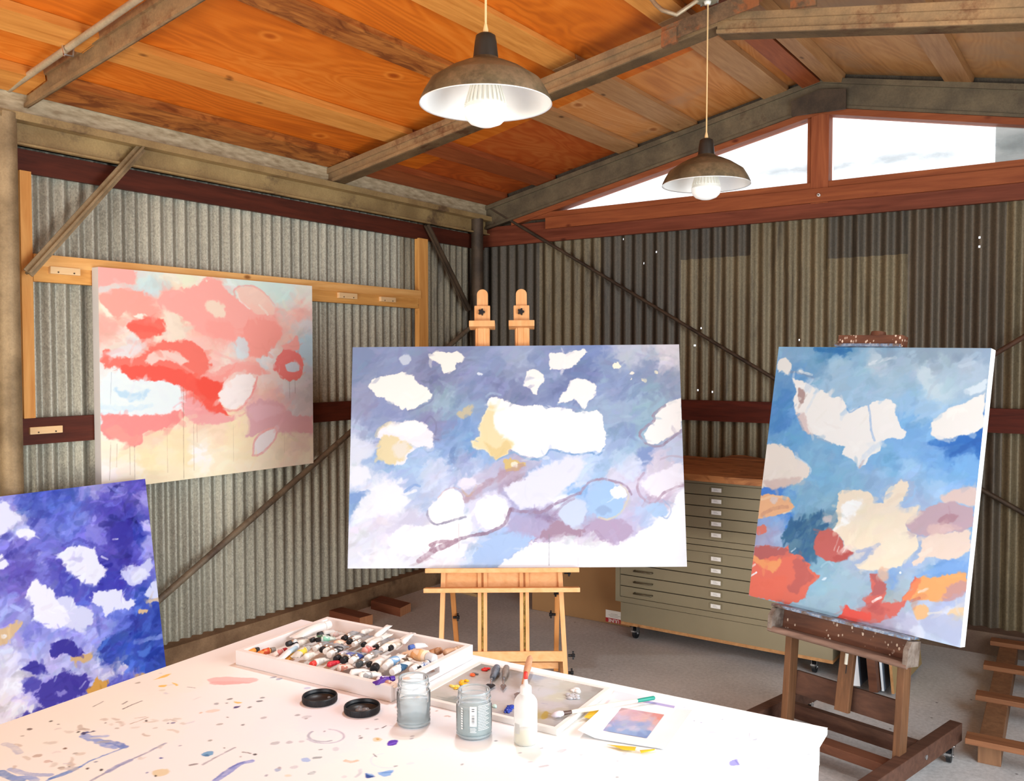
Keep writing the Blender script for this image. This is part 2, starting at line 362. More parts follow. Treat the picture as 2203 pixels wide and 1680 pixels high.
# ridge splice plates
trim(MB().prism([(-0.16, -0.085), (0.14, -0.09), (0.14, 0.02), (0.0, 0.04), (-0.16, 0.0)], (2.43, -0.09, 2.985), (1, 0, 0), (0, 0, 1), (0, -1, 0), 0, 0.012), M['rod'])
mb = MB(); mb.bar((2.20, -1.63, 2.915), (2.62, -1.63, 2.985), 0.05, 0.012, (0, 0, 1)); mb.bar((2.20, -1.655, 2.91), (2.62, -1.655, 2.98), 0.006, 0.07, (0, 0, 1)); mb.obox((2.23, -1.66, 2.88), (1, 0, 0.15), (0, 1, 0), (0, 0, 1), (-0.03, -0.01, -0.02), (0.04, 0.01, 0.045)); mb.obox((2.80, -1.65, 2.93), (1, 0, -0.1), (0, 1, 0), (0, 0, 1), (-0.05, -0.008, -0.03), (0.05, 0.01, 0.035))
trim(mb, steel('rusty_splice', '#5a4632', '#87684a', '#9a5a30', 0.2, 0.7, 3, 0.5))
# ---- left eave: channel, galvanized closure strip, red board
mb = MB(); mb.box((0.055, -7.6, 2.405), (0.075, -0.02, 2.515)); mb.box((0.055, -7.6, 2.497), (0.135, -0.02, 2.528)); mb.box((0.055, -7.6, 2.405), (0.10, -0.02, 2.413)); trim(mb, M['beam'])
n = NT('ribbed_foil_strip'); n.P(Base_Color=n.ramp(n.noise(n.co((1, 5, 20)), 3, 4), [(0.3, '#a08c6c'), (0.7, '#d6c6a4')]), Metallic=0.2, Roughness=0.45); n.bump(n.node('ShaderNodeTexWave', {'Vector': n.co((0, 1, 0.5)), 'Scale': 26.0}).outputs['Fac'], 0.8, 0.006)
trim(MB().box((0.06, -7.6, 2.53), (0.085, -0.05, 2.635)), n.m)
trim(MB().box((0.015, -7.6, 2.305), (0.035, -0.02, 2.402)), M['redwood'])
# girts
trim(MB().box((0.012, -3.255, 1.85), (0.05, -0.76, 1.915)), M['fir']); trim(MB().box((0.012, -3.255, 1.915), (0.056, -0.745, 1.966)), wood('fir_bright', '#dc9a50', '#f6c57e', 'y', 0.7, knots='#8a4f1e'))
trim(MB().box((0.012, -0.755, 0.25), (0.05, -0.665, 2.31)), M['firz']); trim(MB().box((0.012, -3.305, 1.268), (0.05, -3.257, 2.31)), M['firz'])
trim(MB().box((0.012, -7.6, 1.155), (0.05, -0.05, 1.267)), M['redwood'])
trim(MB().box((0.05, -0.05, 1.14), (RW, -0.012, 1.265)), wood('red_stained_girt_back', '#451b12', '#6a2c1c', 'x', 1.0))
# ---- back gable boards and windows
trim(MB().box((0.03, -0.045, 2.322), (RW, -0.012, 2.405)), M['redxd']); trim(MB().box((0.59, -0.07, 2.405), (RW - 0.3, -0.012, 2.482)), M['redx'])
trim(MB().box((0.03, -0.04, 2.405), (0.588, -0.012, 2.46)), M['redxd'])
trim(MB().box((0.45, -0.05, 2.482), (RW - 0.45, 0.03, 2.522)), M['redx'])
mb = MB(); mb.box((2.37, -0.055, 2.40), (2.468, 0.02, 2.93)); trim(mb, M['redz']); trim(MB().box((2.343, -0.035, 2.41), (2.369, 0.03, 2.93)), M['redz'])
for s in (0, 1):          # head boards under the back rafters
    mb = MB(); P = []
    for dz in (-0.035, 0.003):
        for xx, yy in ((0.3, -0.06), (RX, -0.06), (RX, 0.03), (0.3, 0.03)):
            P.append((xx if s == 0 else RW - xx, yy, 2.425 + 0.211 * xx + dz))
    trim(mb.hexa(P), M['redx'])
for s in (0, 1):          # gable cladding above the corrugated wall, outside the panes' edges
    X = (lambda v: v) if s == 0 else (lambda v: RW - v)
    struct(MB().prism([(X(-0.03), 2.40), (X(0.56), 2.40), (X(0.56), 2.54), (X(0.56), 2.60), (X(-0.03), 2.66)], (0, 0, 0), (1, 0, 0), (0, 0, 1), (0, 1, 0), -0.01, 0.0), 'wall_back', GD)
    struct(MB().prism([(X(0), 2.58), (X(RX), 3.05), (X(RX), 3.16), (X(0), 2.66)], (0, 0, 0), (1, 0, 0), (0, 0, 1), (0, 1, 0), -0.01, 0.0), 'wall_back', GD)
n = NT('weathered_window_pane'); n.n.remove(n.b)
tr = n.node('ShaderNodeBsdfTransparent', {'Color': (1, 1, 1, 1)}); df = n.node('ShaderNodeBsdfTranslucent', {'Color': (0.74, 0.77, 0.78, 1)}); gl_ = n.node('ShaderNodeBsdfGlossy', {'Roughness': 0.05})
sx = n.node('ShaderNodeSeparateXYZ', {'Vector': n.co()})
zr = n.node('ShaderNodeMapRange', {'Value': sx.outputs['Z'], 'From Min': 2.53, 'From Max': 2.60, 'To Min': 0.0, 'To Max': 1.0}).outputs[0]
zr2 = n.node('ShaderNodeMapRange', {'Value': sx.outputs['Z'], 'From Min': 2.62, 'From Max': 2.69, 'To Min': 1.0, 'To Max': 0.0}).outputs[0]
band = n.node('ShaderNodeMath', {0: zr, 1: zr2}, operation='MULTIPLY').outputs[0]
xr = n.node('ShaderNodeMapRange', {'Value': sx.outputs['X'], 'From Min': 1.75, 'From Max': 2.15, 'To Min': 0.0, 'To Max': 1.0}).outputs[0]
smear = n.node('ShaderNodeMath', {0: n.node('ShaderNodeMath', {0: band, 1: xr}, operation='MULTIPLY').outputs[0], 1: n.ramp(n.noise(n.co((1.2, 1, 3)), 4, 5, 0.6), [(0.3, 0.0), (0.62, 0.8)])}, operation='MULTIPLY').outputs[0]
mx = n.node('ShaderNodeMixShader', {0: smear, 1: tr.outputs[0], 2: df.outputs[0]}); mx2 = n.node('ShaderNodeMixShader', {0: n.node('ShaderNodeLayerWeight', {'Blend': 0.2}).outputs['Fresnel'], 1: mx.outputs[0], 2: gl_.outputs[0]})
n.t.links.new(mx2.outputs[0], n.out.inputs[0]); PANE = n.m
for i, s in ((1, 0), (2, 1)):
    X = (lambda v: v) if s == 0 else (lambda v: RW - v)
    mb = MB().prism([(X(0.48), 2.515), (X(2.36), 2.515), (X(2.36), 2.905), (X(0.48), 2.535)], (0, 0, 0), (1, 0, 0), (0, 0, 1), (0, 1, 0), 0.004, 0.008)
    w_ = struct(mb, 'window_%d' % i, PANE)
    if s: struct(MB().box((3.29, 0.012, 2.5), (3.9, 0.02, 2.86)), 'window_strip', clear('fogged_overlap_strip', (0.60, 0.61, 0.60), 0.1, 0.3, ('#e5e6e2', 0.3)), w_)
# ---- base kerbs
KB = steel('dusty_kerb', '#6b5138', '#8f7254', '#4f3a28', 0.0, 0.85, 0.9, 0.58)
o = MB().box((-0.05, -8.0, 0), (0.075, 0, 0.115)).build('baseboard_left', KB); o['kind'] = 'structure'
o = MB().box((0.0, -0.1, 0), (RW, 0.05, 0.115)).build('baseboard_back', steel('dusty_kerb_back', '#5b463a', '#75604f', None, 0, 0.85)); o['kind'] = 'structure'
# ---- steel posts, braces, conduit (bolted on: things)
def post(x, y, r, z1, mat, label):
    solo(MB().tube([(x, y, 0.0), (x, y, z1)], r, 20), 'pipe_post', mat, (x, y, 0), label, 'post', 'pipe posts along the left wall')
post(0.1, -3.385, 0.044, 2.52, M['pipe'], 'thick tan pipe post at the left edge beside the red and peach painting')
post(0.10, -0.19, 0.042, 2.50, M['rod'], 'dark pipe post standing in the far corner of the shed behind the wooden easel')
post(0.1, -5.2, 0.044, 2.52, M['pipe'], 'tan pipe post on the left wall nearest the front door')
def brace(p, q, r, mat, label, name='pipe_brace', flat=False):
    mb = MB(); p = np.array(p); q = np.array(q)
    if flat: mb.bar(p, q, 0.01, 0.045, (1, 0, 0.2)); mb.bar(p, q, 0.045, 0.008, (1, 0, 0.2))
    else: mb.tube([p, q], r, 14)
    solo(mb, name, mat, p, label, 'brace', 'diagonal braces on the walls')
brace((0.125, -3.316, 1.875), (0.11, -2.78, 2.495), 0.021, M['pipe'], 'tan diagonal pipe from the thick left post up to the eave channel', flat=True)
brace((0.085, -3.31, 0.03), (0.085, -0.27, 1.73), 0.017, steel('brace_gray_brown', '#5f5448', '#84755f', '#4a382c', 0.2, 0.6), 'long brown pipe rising across the left wall below the red and peach painting')
brace((0.07, -0.70, 2.40), (0.08, -0.262, 1.86), 0.02, M['rod'], 'short dark flat brace falling from the left eave to the corner post', flat=True)
brace((0.12, -0.055, 2.59), (2.96, -0.055, 0.95), 0.011, M['rod'], 'thin dark rod falling from the corner under the window across the back wall')
brace((4.45, -0.10, 2.30), (1.9, -0.10, 0.60), 0.013, steel('rod_rusty', '#4b3224', '#6a4a36', None, 0.2, 0.7), 'thin rusty rod climbing to the right edge behind the canvas on the dark easel')
brace((3.10, -0.05, 0.93), (4.6, -0.05, 0.12), 0.013, M['rod'], 'dark rod falling to the right on the back wall behind the leaning slat rack')
mb = MB().tube([(-0.05, -3.36, 2.60), (1.2, -3.36, 2.815), (2.25, -3.36, 3.00)], 0.0135, 12)
cd = thing('conduit', (0, -3.36, 2.6), 'gray conduit pipe running up along the nearest ceiling rafter', 'conduit'); mb.build('pipe', M['conduit'], cd)
mb = MB(); mb.bar((0.53, -3.378, 2.715), (0.545, -3.378, 2.665), 0.006, 0.004, (0, 1, 0)); mb.tube([(0.545, -3.38, 2.672), (0.545, -3.345, 2.672), (0.545, -3.34, 2.715), (0.53, -3.34, 2.74)], 0.004, 6); mb.build('clamp', M['chrome'], cd)
# cleats screwed to the girts
def cleat(px, X, label):
    P = [onX(x, y, X) for x, y in px]; ys = [p[1] for p in P]; zs = [p[2] for p in P]
    y0, y1 = min(ys), max(ys); z0 = (sorted(zs)[0] + sorted(zs)[1]) / 2; z1 = (sorted(zs)[2] + sorted(zs)[3]) / 2
    t = thing('wall_cleat', ((X - 0.006), (y0 + y1) / 2, z0), label, 'cleat', 'small wood cleats on the left wall')
    MB().obox((X - 0.01, 0, 0), (1, 0, 0), (0, 1, 0), (0, 0, 1), (0, y0, z0), (0.022, y1, z1), 0, 0.003).build('block', wood('cleat_pine' + label[:9], '#e2b780', '#f4d6a6', 'y', 0.8), t)
    for f in (0.25, 0.78):
        c = (X + 0.012, y0 + (y1 - y0) * f, z0 + (z1 - z0) * 0.25); MB().tube([c, (c[0] + 0.002, c[1], c[2])], 0.0035, 10).build('screw', M['rod'], t)
cleat([(106, 573), (170, 578), (170, 593), (106, 589)], 0.056, 'pale cleat on the light girt just right of the thick left post')
cleat([(729, 629), (764, 632), (766, 644), (727, 641)], 0.056, 'pale cleat on the light girt close to the right edge of the peach painting')
cleat([(819, 638), (849, 641), (849, 651), (817, 648)], 0.056, 'pale cleat on the light girt next to the fir upright')
cleat([(62, 919), (132, 915), (132, 930), (62, 935)], 0.05, 'pale cleat on the dark red girt below the light girt')
# bolt on the board under the mullion, hook and bits of wire at the ridge
b = thing('wall_bolt', onY(1762, 420, -0.072), 'small pale bolt on the red board under the window mullion', 'bolt')
c = np.array(b.location); MB().tube([c, c + (0, -0.012, 0)], 0.009, 12).build('washer', M['white'], b); MB().tube([c + (0.0, -0.012, 0), c + (0, -0.02, 0)], 0.004, 8).build('shank', M['rod'], b)
# ================================================================== PAINTER: colours of a painted surface on its own mesh grid
def vnoise(h, w, cell, rng):
    gh, gw = int(h / cell) + 3, int(w / cell) + 3
    g = rng.random((gh, gw)); yy = np.arange(h) / cell; xx = np.arange(w) / cell
    y0 = yy.astype(int); x0 = xx.astype(int); fy = yy - y0; fx = xx - x0; fy = (fy * fy * (3 - 2 * fy))[:, None]; fx = (fx * fx * (3 - 2 * fx))[None]
    A = g[np.ix_(y0, x0)]; B = g[np.ix_(y0, x0 + 1)]; Cc = g[np.ix_(y0 + 1, x0)]; D = g[np.ix_(y0 + 1, x0 + 1)]
    return (A * (1 - fx) + B * fx) * (1 - fy) + (Cc * (1 - fx) + D * fx) * fy - 0.5
def fbm(h, w, cell, rng, o=4):
    r = np.zeros((h, w)); a = 1.0
    for _ in range(o):
        r += a * vnoise(h, w, max(cell, 1.01), rng); a *= 0.55; cell /= 2.1
    return r
def smooth(P, closed=True, k=4):
    P = np.array(P, float); n = len(P); out = []
    for i in range(n if closed else n - 1):
        if closed: p0, p1, p2, p3 = P[i - 1], P[i], P[(i + 1) % n], P[(i + 2) % n]
        else: p0, p1, p2, p3 = P[max(i - 1, 0)], P[i], P[i + 1], P[min(i + 2, n - 1)]
        for j in range(k):
            t = j / k; out.append(0.5 * (2 * p1 + (p2 - p0) * t + (2 * p0 - 5 * p1 + 4 * p2 - p3) * t * t + (3 * p1 - p0 - 3 * p2 + p3) * t ** 3))
    if not closed: out.append(P[-1])
    return np.array(out)
class Paint:
    """w x h grid over a real rectangle; quad = the rectangle's corners (TL,TR,BR,BL) as seen in the photograph, used to carry shapes onto it"""
    def __init__(s, w, h, quad, seed=1):
        s.w, s.h = w, h; s.rng = np.random.default_rng(seed)
        dst = [(0, 0), (w - 1, 0), (w - 1, h - 1), (0, h - 1)]; A = []; b = []
        for (x, y), (u, v) in zip(quad, dst):
            A += [[x, y, 1, 0, 0, 0, -u * x, -u * y], [0, 0, 0, x, y, 1, -v * x, -v * y]]; b += [u, v]
        s.H = np.append(np.linalg.solve(np.array(A, float), np.array(b, float)), 1).reshape(3, 3)
        s.k = w / np.hypot(quad[1][0] - quad[0][0], quad[1][1] - quad[0][1])      # grid cells per photo pixel
        s.T = (0, 0, 1.0)
        s.X, s.Y = np.meshgrid(np.arange(w, dtype=float), np.arange(h, dtype=float))
        q = 20 * s.k; s.wx = fbm(h, w, q * 2, s.rng); s.wy = fbm(h, w, q * 2, s.rng); s.fx = fbm(h, w, q * 0.45, s.rng, 3); s.fy = fbm(h, w, q * 0.45, s.rng, 3)
        s.img = np.zeros((h, w, 3)); s.gain = 1.0; s.lw = 1.15
    def g(s, P):
        ox, oy, sc = s.T; P = np.array(P, float).reshape(-1, 2); P = P / sc + (ox, oy)
        q = np.c_[P, np.ones(len(P))] @ s.H.T
        return q[:, :2] / q[:, 2:]
    @staticmethod
    def c(c): return np.array(lin_s(c))
    def base(s, pts, p=2.6, warp=14):
        G = s.g([(a, b) for a, b, _ in pts]); cols = np.array([s.c(c) for _, _, c in pts])
        X = s.X + warp * 2 * s.k * s.wx + warp * s.k * s.fx; Y = s.Y + warp * 2 * s.k * s.wy + warp * s.k * s.fy
        num = np.zeros_like(s.img); den = np.zeros((s.h, s.w))
        for (gx, gy), c in zip(G, cols):
            wt = 1.0 / (((X - gx) ** 2 + (Y - gy) ** 2) + 30.0) ** p
            num += wt[..., None] * c; den += wt
        s.img = num / den[..., None]
    def _win(s, G, pad):
        x0 = max(int(G[:, 0].min() - pad), 0); x1 = min(int(G[:, 0].max() + pad) + 2, s.w); y0 = max(int(G[:, 1].min() - pad), 0); y1 = min(int(G[:, 1].max() + pad) + 2, s.h)
        return (slice(y0, y1), slice(x0, x1)) if x1 > x0 and y1 > y0 else None
    def sdf(s, G, sl, warp, closed=True):
        X = s.X[sl] + warp * 0.8 * s.wx[sl] + warp * 1.1 * s.fx[sl]; Y = s.Y[sl] + warp * 0.8 * s.wy[sl] + warp * 1.1 * s.fy[sl]
        d2 = np.full(X.shape, 1e9); ins = np.zeros(X.shape, bool); n = len(G)
        for i in range(n if closed else n - 1):
            ax, ay = G[i]; bx, by = G[(i + 1) % n]; ex, ey = bx - ax, by - ay; L = ex * ex + ey * ey + 1e-9
            t = np.clip(((X - ax) * ex + (Y - ay) * ey) / L, 0, 1)
            d2 = np.minimum(d2, (X - ax - t * ex) ** 2 + (Y - ay - t * ey) ** 2)
            if closed and ay != by:
                cr = ((ay > Y) != (by > Y)) & (X < ex * (Y - ay) / (by - ay) + ax); ins ^= cr
        d = np.sqrt(d2)
        return np.where(ins, -d, d) if closed else d
    def put(s, sl, m, c): s.img[sl] = s.img[sl] * (1 - m[..., None]) + c * m[..., None]
    def blob(s, P, c, soft=5, warp=7, a=1.0, sm=True):
        ox, oy, sc = s.T; G = s.g(P); soft, warp = soft * s.k / sc, warp * s.k / sc * 1.9
        if sm and len(G) < 9: G = smooth(G)
        sl = s._win(G, soft * 2 + warp * 2)
        if sl is None: return
        m = np.clip(0.5 - s.sdf(G, sl, warp) / (2 * soft + 1e-6), 0, 1); m = m * m * (3 - 2 * m)
        s.put(sl, m * a, s.c(c))
    def line(s, P, c, wd=5, a=1.0, warp=4, soft=2.5):
        G = smooth(s.g(P), False) if len(P) > 2 else s.g(P); q = s.k / s.T[2]; wd, soft, warp = wd * q * s.lw, soft * q, warp * q * 1.2
        sl = s._win(G, wd + soft + warp * 2)
        if sl is None: return
        d = s.sdf(G, sl, warp, False); m = np.clip((wd / 2 - d) / max(soft, 0.6) + 0.5, 0, 1)
        s.put(sl, m * a * (0.82 + 0.5 * s.fx[sl]).clip(0, 1), s.c(c))
    def oval(s, x, y, rx, ry, c, soft=3, warp=3, a=1.0, rot=0.0):
        t = np.linspace(0, 2 * np.pi, 12, endpoint=False); r = math.radians(rot); cx, sx = np.cos(t) * rx, np.sin(t) * ry
        s.blob(np.c_[x + cx * math.cos(r) - sx * math.sin(r), y + cx * math.sin(r) + sx * math.cos(r)], c, soft, warp, a, False)
    def dabs(s, n, ln=22, wd=6, ang=-25, dang=35, jit=0.05, P=None, cols=None, a=0.6, hue=0.02):
        rng = s.rng
        if P is not None:
            G = s.g(P); lo, hi = G.min(0), G.max(0)
        for _ in range(n):
            if P is None: x, y = rng.random() * s.w, rng.random() * s.h
            else:
                x, y = lo + rng.random(2) * (hi - lo)
                ins = False
                for i in range(len(G)):
                    (ax, ay), (bx, by) = G[i - 1], G[i]
                    if (ay > y) != (by > y) and x < (bx - ax) * (y - ay) / (by - ay) + ax: ins = not ins
                if not ins: continue
            xi, yi = int(np.clip(x, 0, s.w - 1)), int(np.clip(y, 0, s.h - 1))
            if cols is None: c = s.img[yi, xi] + rng.normal(0, jit) + rng.normal(0, hue, 3)
            else: c = s.c(cols[rng.integers(len(cols))]) + rng.normal(0, jit * 0.5)
            l = ln * s.k * (0.5 + rng.random()); w_ = wd * s.k * (0.5 + rng.random()); t = math.radians(ang + rng.normal(0, dang)); ct, st = math.cos(t), math.sin(t)
            R = l + w_ + 1
            y0, y1, x0, x1 = max(int(y - R), 0), min(int(y + R) + 2, s.h), max(int(x - R), 0), min(int(x + R) + 2, s.w)
            if y1 <= y0 or x1 <= x0: continue
            sl = (slice(y0, y1), slice(x0, x1)); dx = s.X[sl] - x; dy = s.Y[sl] - y
            bend = rng.normal(0, 0.25) / max(l, 1)
            u = (dx * ct + dy * st) / l; v = (-dx * st + dy * ct) + bend * (dx * ct + dy * st) ** 2; v = v / w_
            m = np.clip(1.3 - u ** 4 * 1.3 - v * v * 1.3 + 1.2 * s.fx[sl], 0, 1)
            s.put(sl, m * a, np.clip(c, 0, 1))
    def colors(s): return np.clip(s.img, 0, 1)
def lin_s(c): return tuple(int(c.lstrip('#')[i:i + 2], 16) / 255 for i in (0, 2, 4))
def to_lin(a): return np.where(a <= 0.04045, a / 12.92, ((a + 0.055) / 1.055) ** 2.4)
def painted_grid(name, pt, O, U, V, mat, parent, keep=None):
    """grid mesh: O top-left corner, U along the width, V down; colours from pt (sRGB) stored linear"""
    w, h = pt.w, pt.h
    u = np.linspace(0, 1, w)[None, :, None]; v = np.linspace(0, 1, h)[:, None, None]
    P = (np.asarray(O)[None, None] + u * np.asarray(U)[None, None] + v * np.asarray(V)[None, None]).reshape(-1, 3)
    off = np.zeros(3); q = parent
    while q is not None: off = off + np.array(q.location); q = q.parent
    P = P - off
    idx = np.arange(w * h).reshape(h, w); F = np.stack([idx[1:, :-1], idx[1:, 1:], idx[:-1, 1:], idx[:-1, :-1]], -1).reshape(-1, 4)
    if keep is not None: F = F[keep.reshape(-1)]
    me = bpy.data.meshes.new(name); me.vertices.add(w * h); me.vertices.foreach_set('co', P.ravel())
    me.loops.add(F.size); me.loops.foreach_set('vertex_index', F.ravel().astype(np.int32))
    me.polygons.add(len(F)); me.polygons.foreach_set('loop_start', (np.arange(len(F)) * 4).astype(np.int32)); me.polygons.foreach_set('loop_total', np.full(len(F), 4, np.int32))
    me.update(); me.validate()
    ca = me.color_attributes.new('Col', 'FLOAT_COLOR', 'POINT')
    ca.data.foreach_set('color', np.c_[np.clip(to_lin(pt.colors().reshape(-1, 3)) * np.array(pt.gain), 0, 0.95), np.ones(w * h)].ravel().astype(np.float32))
    me.materials.append(mat); o = bpy.data.objects.new(name, me); COL.objects.link(o); o.parent = parent
    return o
VC = vcol('oil_paint_on_canvas', 0.55, 0.3)
def rect_from_quad(q, w):
    """pose of a rectangle of width w seen as quad (planar homography)"""
    A = []
    for (a, b), (x, y) in zip([(0, 0), (1, 0), (1, 1), (0, 1)], q):
        A.append([a, b, 1, 0, 0, 0, -x * a, -x * b, -x]); A.append([0, 0, 0, a, b, 1, -y * a, -y * b, -y])
    h = np.linalg.svd(np.array(A, float))[2][-1].reshape(3, 3)
    Mx = np.linalg.inv(np.array([[FPX, 0, U0], [0, FPX, V0], [0, 0, 1]])) @ h
    if Mx[2, 2] < 0: Mx = -Mx
    Mx *= w / np.linalg.norm(Mx[:, 0]); P = []
    for a, b in [(0, 0), (1, 0), (1, 1), (0, 1)]:
        p = Mx[:, 0] * a + Mx[:, 1] * b + Mx[:, 2]; P.append(CAM + CR * p[0] - CU * p[1] + CF * p[2])
    return P
def frame_of(P):
    TL, TR, BR, BL = [np.array(p) for p in P]; ex = BR - BL; w = np.linalg.norm(ex); ex /= w
    et = TL - BL; et = et - ex * (et @ ex); h = np.linalg.norm(et); et /= h
    return BL, ex, et, np.cross(ex, et), w, h
def stretched_canvas(fr, th, pt, label, group=None, side=None):
    BL, ex, et, en, w, h = fr
    t = thing('canvas_painting', BL + ex * w / 2, label, 'painting', group)
    painted_grid('painted_face', pt, BL + et * h + en * 0.001, ex * w, -et * h, VC, t)
    MB().obox(BL, ex, et, en, (0, 0, -th), (w, h, 0), 0, 0.002).build('canvas_edge', side or M['canvas'], t)
    mb = MB()
    for lo, hi in (((0.002, 0.002, -th - 0.002), (w - 0.002, 0.045, -th)), ((0.002, h - 0.045, -th - 0.002), (w - 0.002, h - 0.002, -th)), ((0.002, 0.045, -th - 0.002), (0.045, h - 0.045, -th)), ((w - 0.045, 0.045, -th - 0.002), (w - 0.002, h - 0.045, -th))): mb.obox(BL, ex, et, en, lo, hi)
    mb.build('stretcher_bars', PUR['light'], t)
    return t
# ------------------------------------------------------------------ blue cloud painting on the beech easel
QM = [(757, 747), (1459, 741), (1478, 1219), (748, 1223)]
FM = frame_of(rect_from_quad(QM, 1.52))
p = Paint(700, 467, QM, 3); p.gain = (0.67, 0.70, 0.765); p.T = (700, 560, 2.47)
B = '200,550,8494b4 350,520,8e9bbb 450,620,8d93b3 300,850,8f9abf 250,850,93a0c3 180,750,9aa0bd 600,600,8087a8 700,600,8b95b3 850,560,8d9cbd 800,650,8594b8 950,650,8089ab 1150,520,8c9abb 1000,520,a3b0c8 1300,600,7380a8 1420,480,7b8db8 1500,560,8d9dbd 1600,700,8494b5 1750,600,8c98b0 1800,480,d8d0d0 1600,480,c3c5d0 1550,800,9fb0c6 1700,780,9db7c4 1600,900,8ba0c0 1550,950,94acc8 1650,950,9fbcc9 640,730,a3bac9 700,780,93a9c3 600,870,8c90b0 650,950,8ba8ce 720,900,7f9fc9 750,1000,7ca3cf 650,1050,93b4d8 500,1050,a6c1df 300,1100,a5bcdc 200,950,c0cde2 180,1020,dfe4ee 170,1160,e6e8f0 160,1290,86a5d0 330,1080,88abd4 430,1180,a9bfe0 600,1120,d0d8ea 500,1250,b3c3de 700,1100,a6b5d6 800,1100,bfcbe3 850,1050,9bbadf 1000,1150,a78f9f 1100,1120,9bb2d6 1200,1050,b0c4e2 1250,1150,e3e4ef 1100,1230,dcdeea 1350,1100,c9d6ea 1450,1100,a9c2de 1550,1060,b9cde0 1700,1050,8599c2 1620,1100,dbe0ec 1550,1150,dcd8e4 1800,1100,d8ccd8 1850,1050,c7cfe0 1300,1220,8fb6df 1250,1300,d9dde9 1150,1390,9a87a8 1050,1380,a8a7c8 1200,1420,ac97ae 1000,1420,b5b0cf 900,1520,a7bedf 1000,1500,a2bde0 850,1560,b5cbe6 1100,1450,b9a5b9 1500,1450,b5a0b5 1600,1400,c7bdd5 1700,1330,b9c9e4 1600,1280,cdc4d8 1500,1280,a5c2e2 1650,1220,d8cadb 1750,1250,c9b3c4 1800,1180,eae4ec 1850,1400,ffffff 1800,1550,ffffff 1500,1600,fffdfb 1300,1580,ffffff 1100,1600,ffffff 700,1500,f4efee 300,1600,eef0f2 200,1500,e2e4ea 300,1420,e2deea 200,1390,e4e4ee 500,1380,d0cddd 600,1420,fdfaf6 250,1250,dfe4ee 330,1250,eef0f4 450,1300,e3e6ee'
def pts(B): return [(float(a), float(b), c) for a, b, c in (q.split(',') for q in B.split())]
p.base(pts(B)); p.dabs(1500, 22, 6, -35, 30, 0.035, a=0.55, hue=0.012)
b = p.blob; l = p.line
def PL(t): return [tuple(float(v) for v in q.split(',')) for q in t.split()]
b(PL('700,1250 860,1080 1000,1030 1150,1060 1080,1130 950,1180 860,1230 760,1290'), '#c9b9c6', 18, 10, 0.6)
b(PL('980,1280 950,1220 1000,1180 1100,1130 1200,1070 1280,1040 1360,1040 1380,1080 1330,1150 1270,1230 1200,1300 1120,1320 1040,1320'), '#e6e5f0', 12, 10)
b(PL('228,670 260,625 340,615 400,595 460,610 500,650 550,690 566,715 550,740 480,775 435,798 380,775 330,745 270,720'), '#fffbee', 3, 6)
l(PL('440,800 500,780 560,745 570,715'), '#7f86a6', 8, 0.7)
b(PL('545,500 600,480 640,490 700,485 737,520 720,545 690,550 690,580 655,600 625,595 615,560 580,540 550,520'), '#fff9ea', 3, 6)
p.oval(420, 525, 32, 30, '#ccd5e0', 5, 5)
b(PL('1175,545 1190,500 1230,487 1260,500 1300,480 1370,470 1390,490 1350,520 1330,550 1290,570 1230,585 1185,575'), '#fff7ec', 3, 6)
b(PL('1050,630 1070,590 1110,580 1150,600 1160,640 1130,665 1120,710 1095,705 1085,680 1050,660'), '#fff8ec', 3, 5)
b(PL('1230,770 1250,720 1280,690 1290,645 1330,625 1380,630 1430,665 1440,720 1400,740 1390,780 1370,790 1340,760 1320,735 1270,755'), '#fdf6ec', 4, 6)
l(PL('1230,765 1290,770 1340,790'), '#8ba6c8', 8, 0.8)
for x, y, r, c in [(1545, 562, 20, 'fff5d8'), (1690, 638, 13, 'f3e6c2'), (1748, 590, 11, 'efe4c6'), (1625, 600, 7, 'f5ecd8'), (1612, 625, 5, 'f5ecd8'), (815, 605, 10, 'dfe6ee')]: p.oval(x, y, r, r, '#' + c, 2, 6)
b(PL('860,740 900,725 950,745 1000,760 1050,775 1100,770 1130,765 1180,790 1230,780 1290,785 1340,810 1390,800 1440,790 1465,820 1475,870 1480,920 1485,980 1450,1025 1400,1020 1330,1025 1270,1015 1200,1000 1160,1030 1130,1055 1070,1040 1020,1030 980,1010 950,1030 910,1055 880,1030 840,1005 775,990 775,960 820,935 815,890 830,830 855,790'), '#fffaf0', 3, 6)
b(PL('870,760 915,780 890,830 900,900 950,940 1000,970 990,1005 950,1030 910,1055 880,1030 840,1005 775,990 775,960 820,935 815,890 830,830 855,790'), '#f3dba2', 10, 6, 0.9)
b(PL('840,960 900,1000 960,960 990,1000 950,1025 905,1050 870,1020'), '#e2c47f', 8, 6, 0.6)
l(PL('850,725 880,708 930,718'), '#a9bfd2', 10, 0.7)
l(PL('1100,1060 1160,1040 1200,1005 1270,1022 1330,1030 1400,1022 1445,1035 1475,1000'), '#7aa0c8', 9, 0.9)
l(PL('910,1060 950,1040 1000,1020 1060,1050 1130,1062'), '#86aacb', 9, 0.8)
b(PL('945,1070 975,1045 1010,1065 1065,1075 1050,1100 1000,1120 960,1125'), '#dcbd77', 4, 7); p.oval(1000, 1085, 18, 14, '#f2e6c8', 4, 5)
b(PL('700,830 730,790 770,770 790,800 740,840'), '#cfc09a', 6, 8, 0.9)
b(PL('1885,730 1800,765 1760,800 1740,850 1710,890 1690,930 1710,970 1770,975 1830,940 1888,900'), '#fff6ea', 3, 5)
l(PL('1800,770 1740,820 1745,850 1680,900 1670,935 1710,975 1775,990 1820,960 1890,905'), '#9d8898', 12, 0.9)
b(PL('265,930 300,880 350,860 440,850 510,855 545,890 570,930 575,970 555,1000 530,990 490,990 450,1030 410,1085 350,1090 310,1085 300,1050 275,1020 290,980 300,940'), '#f6f0f0', 5, 8)
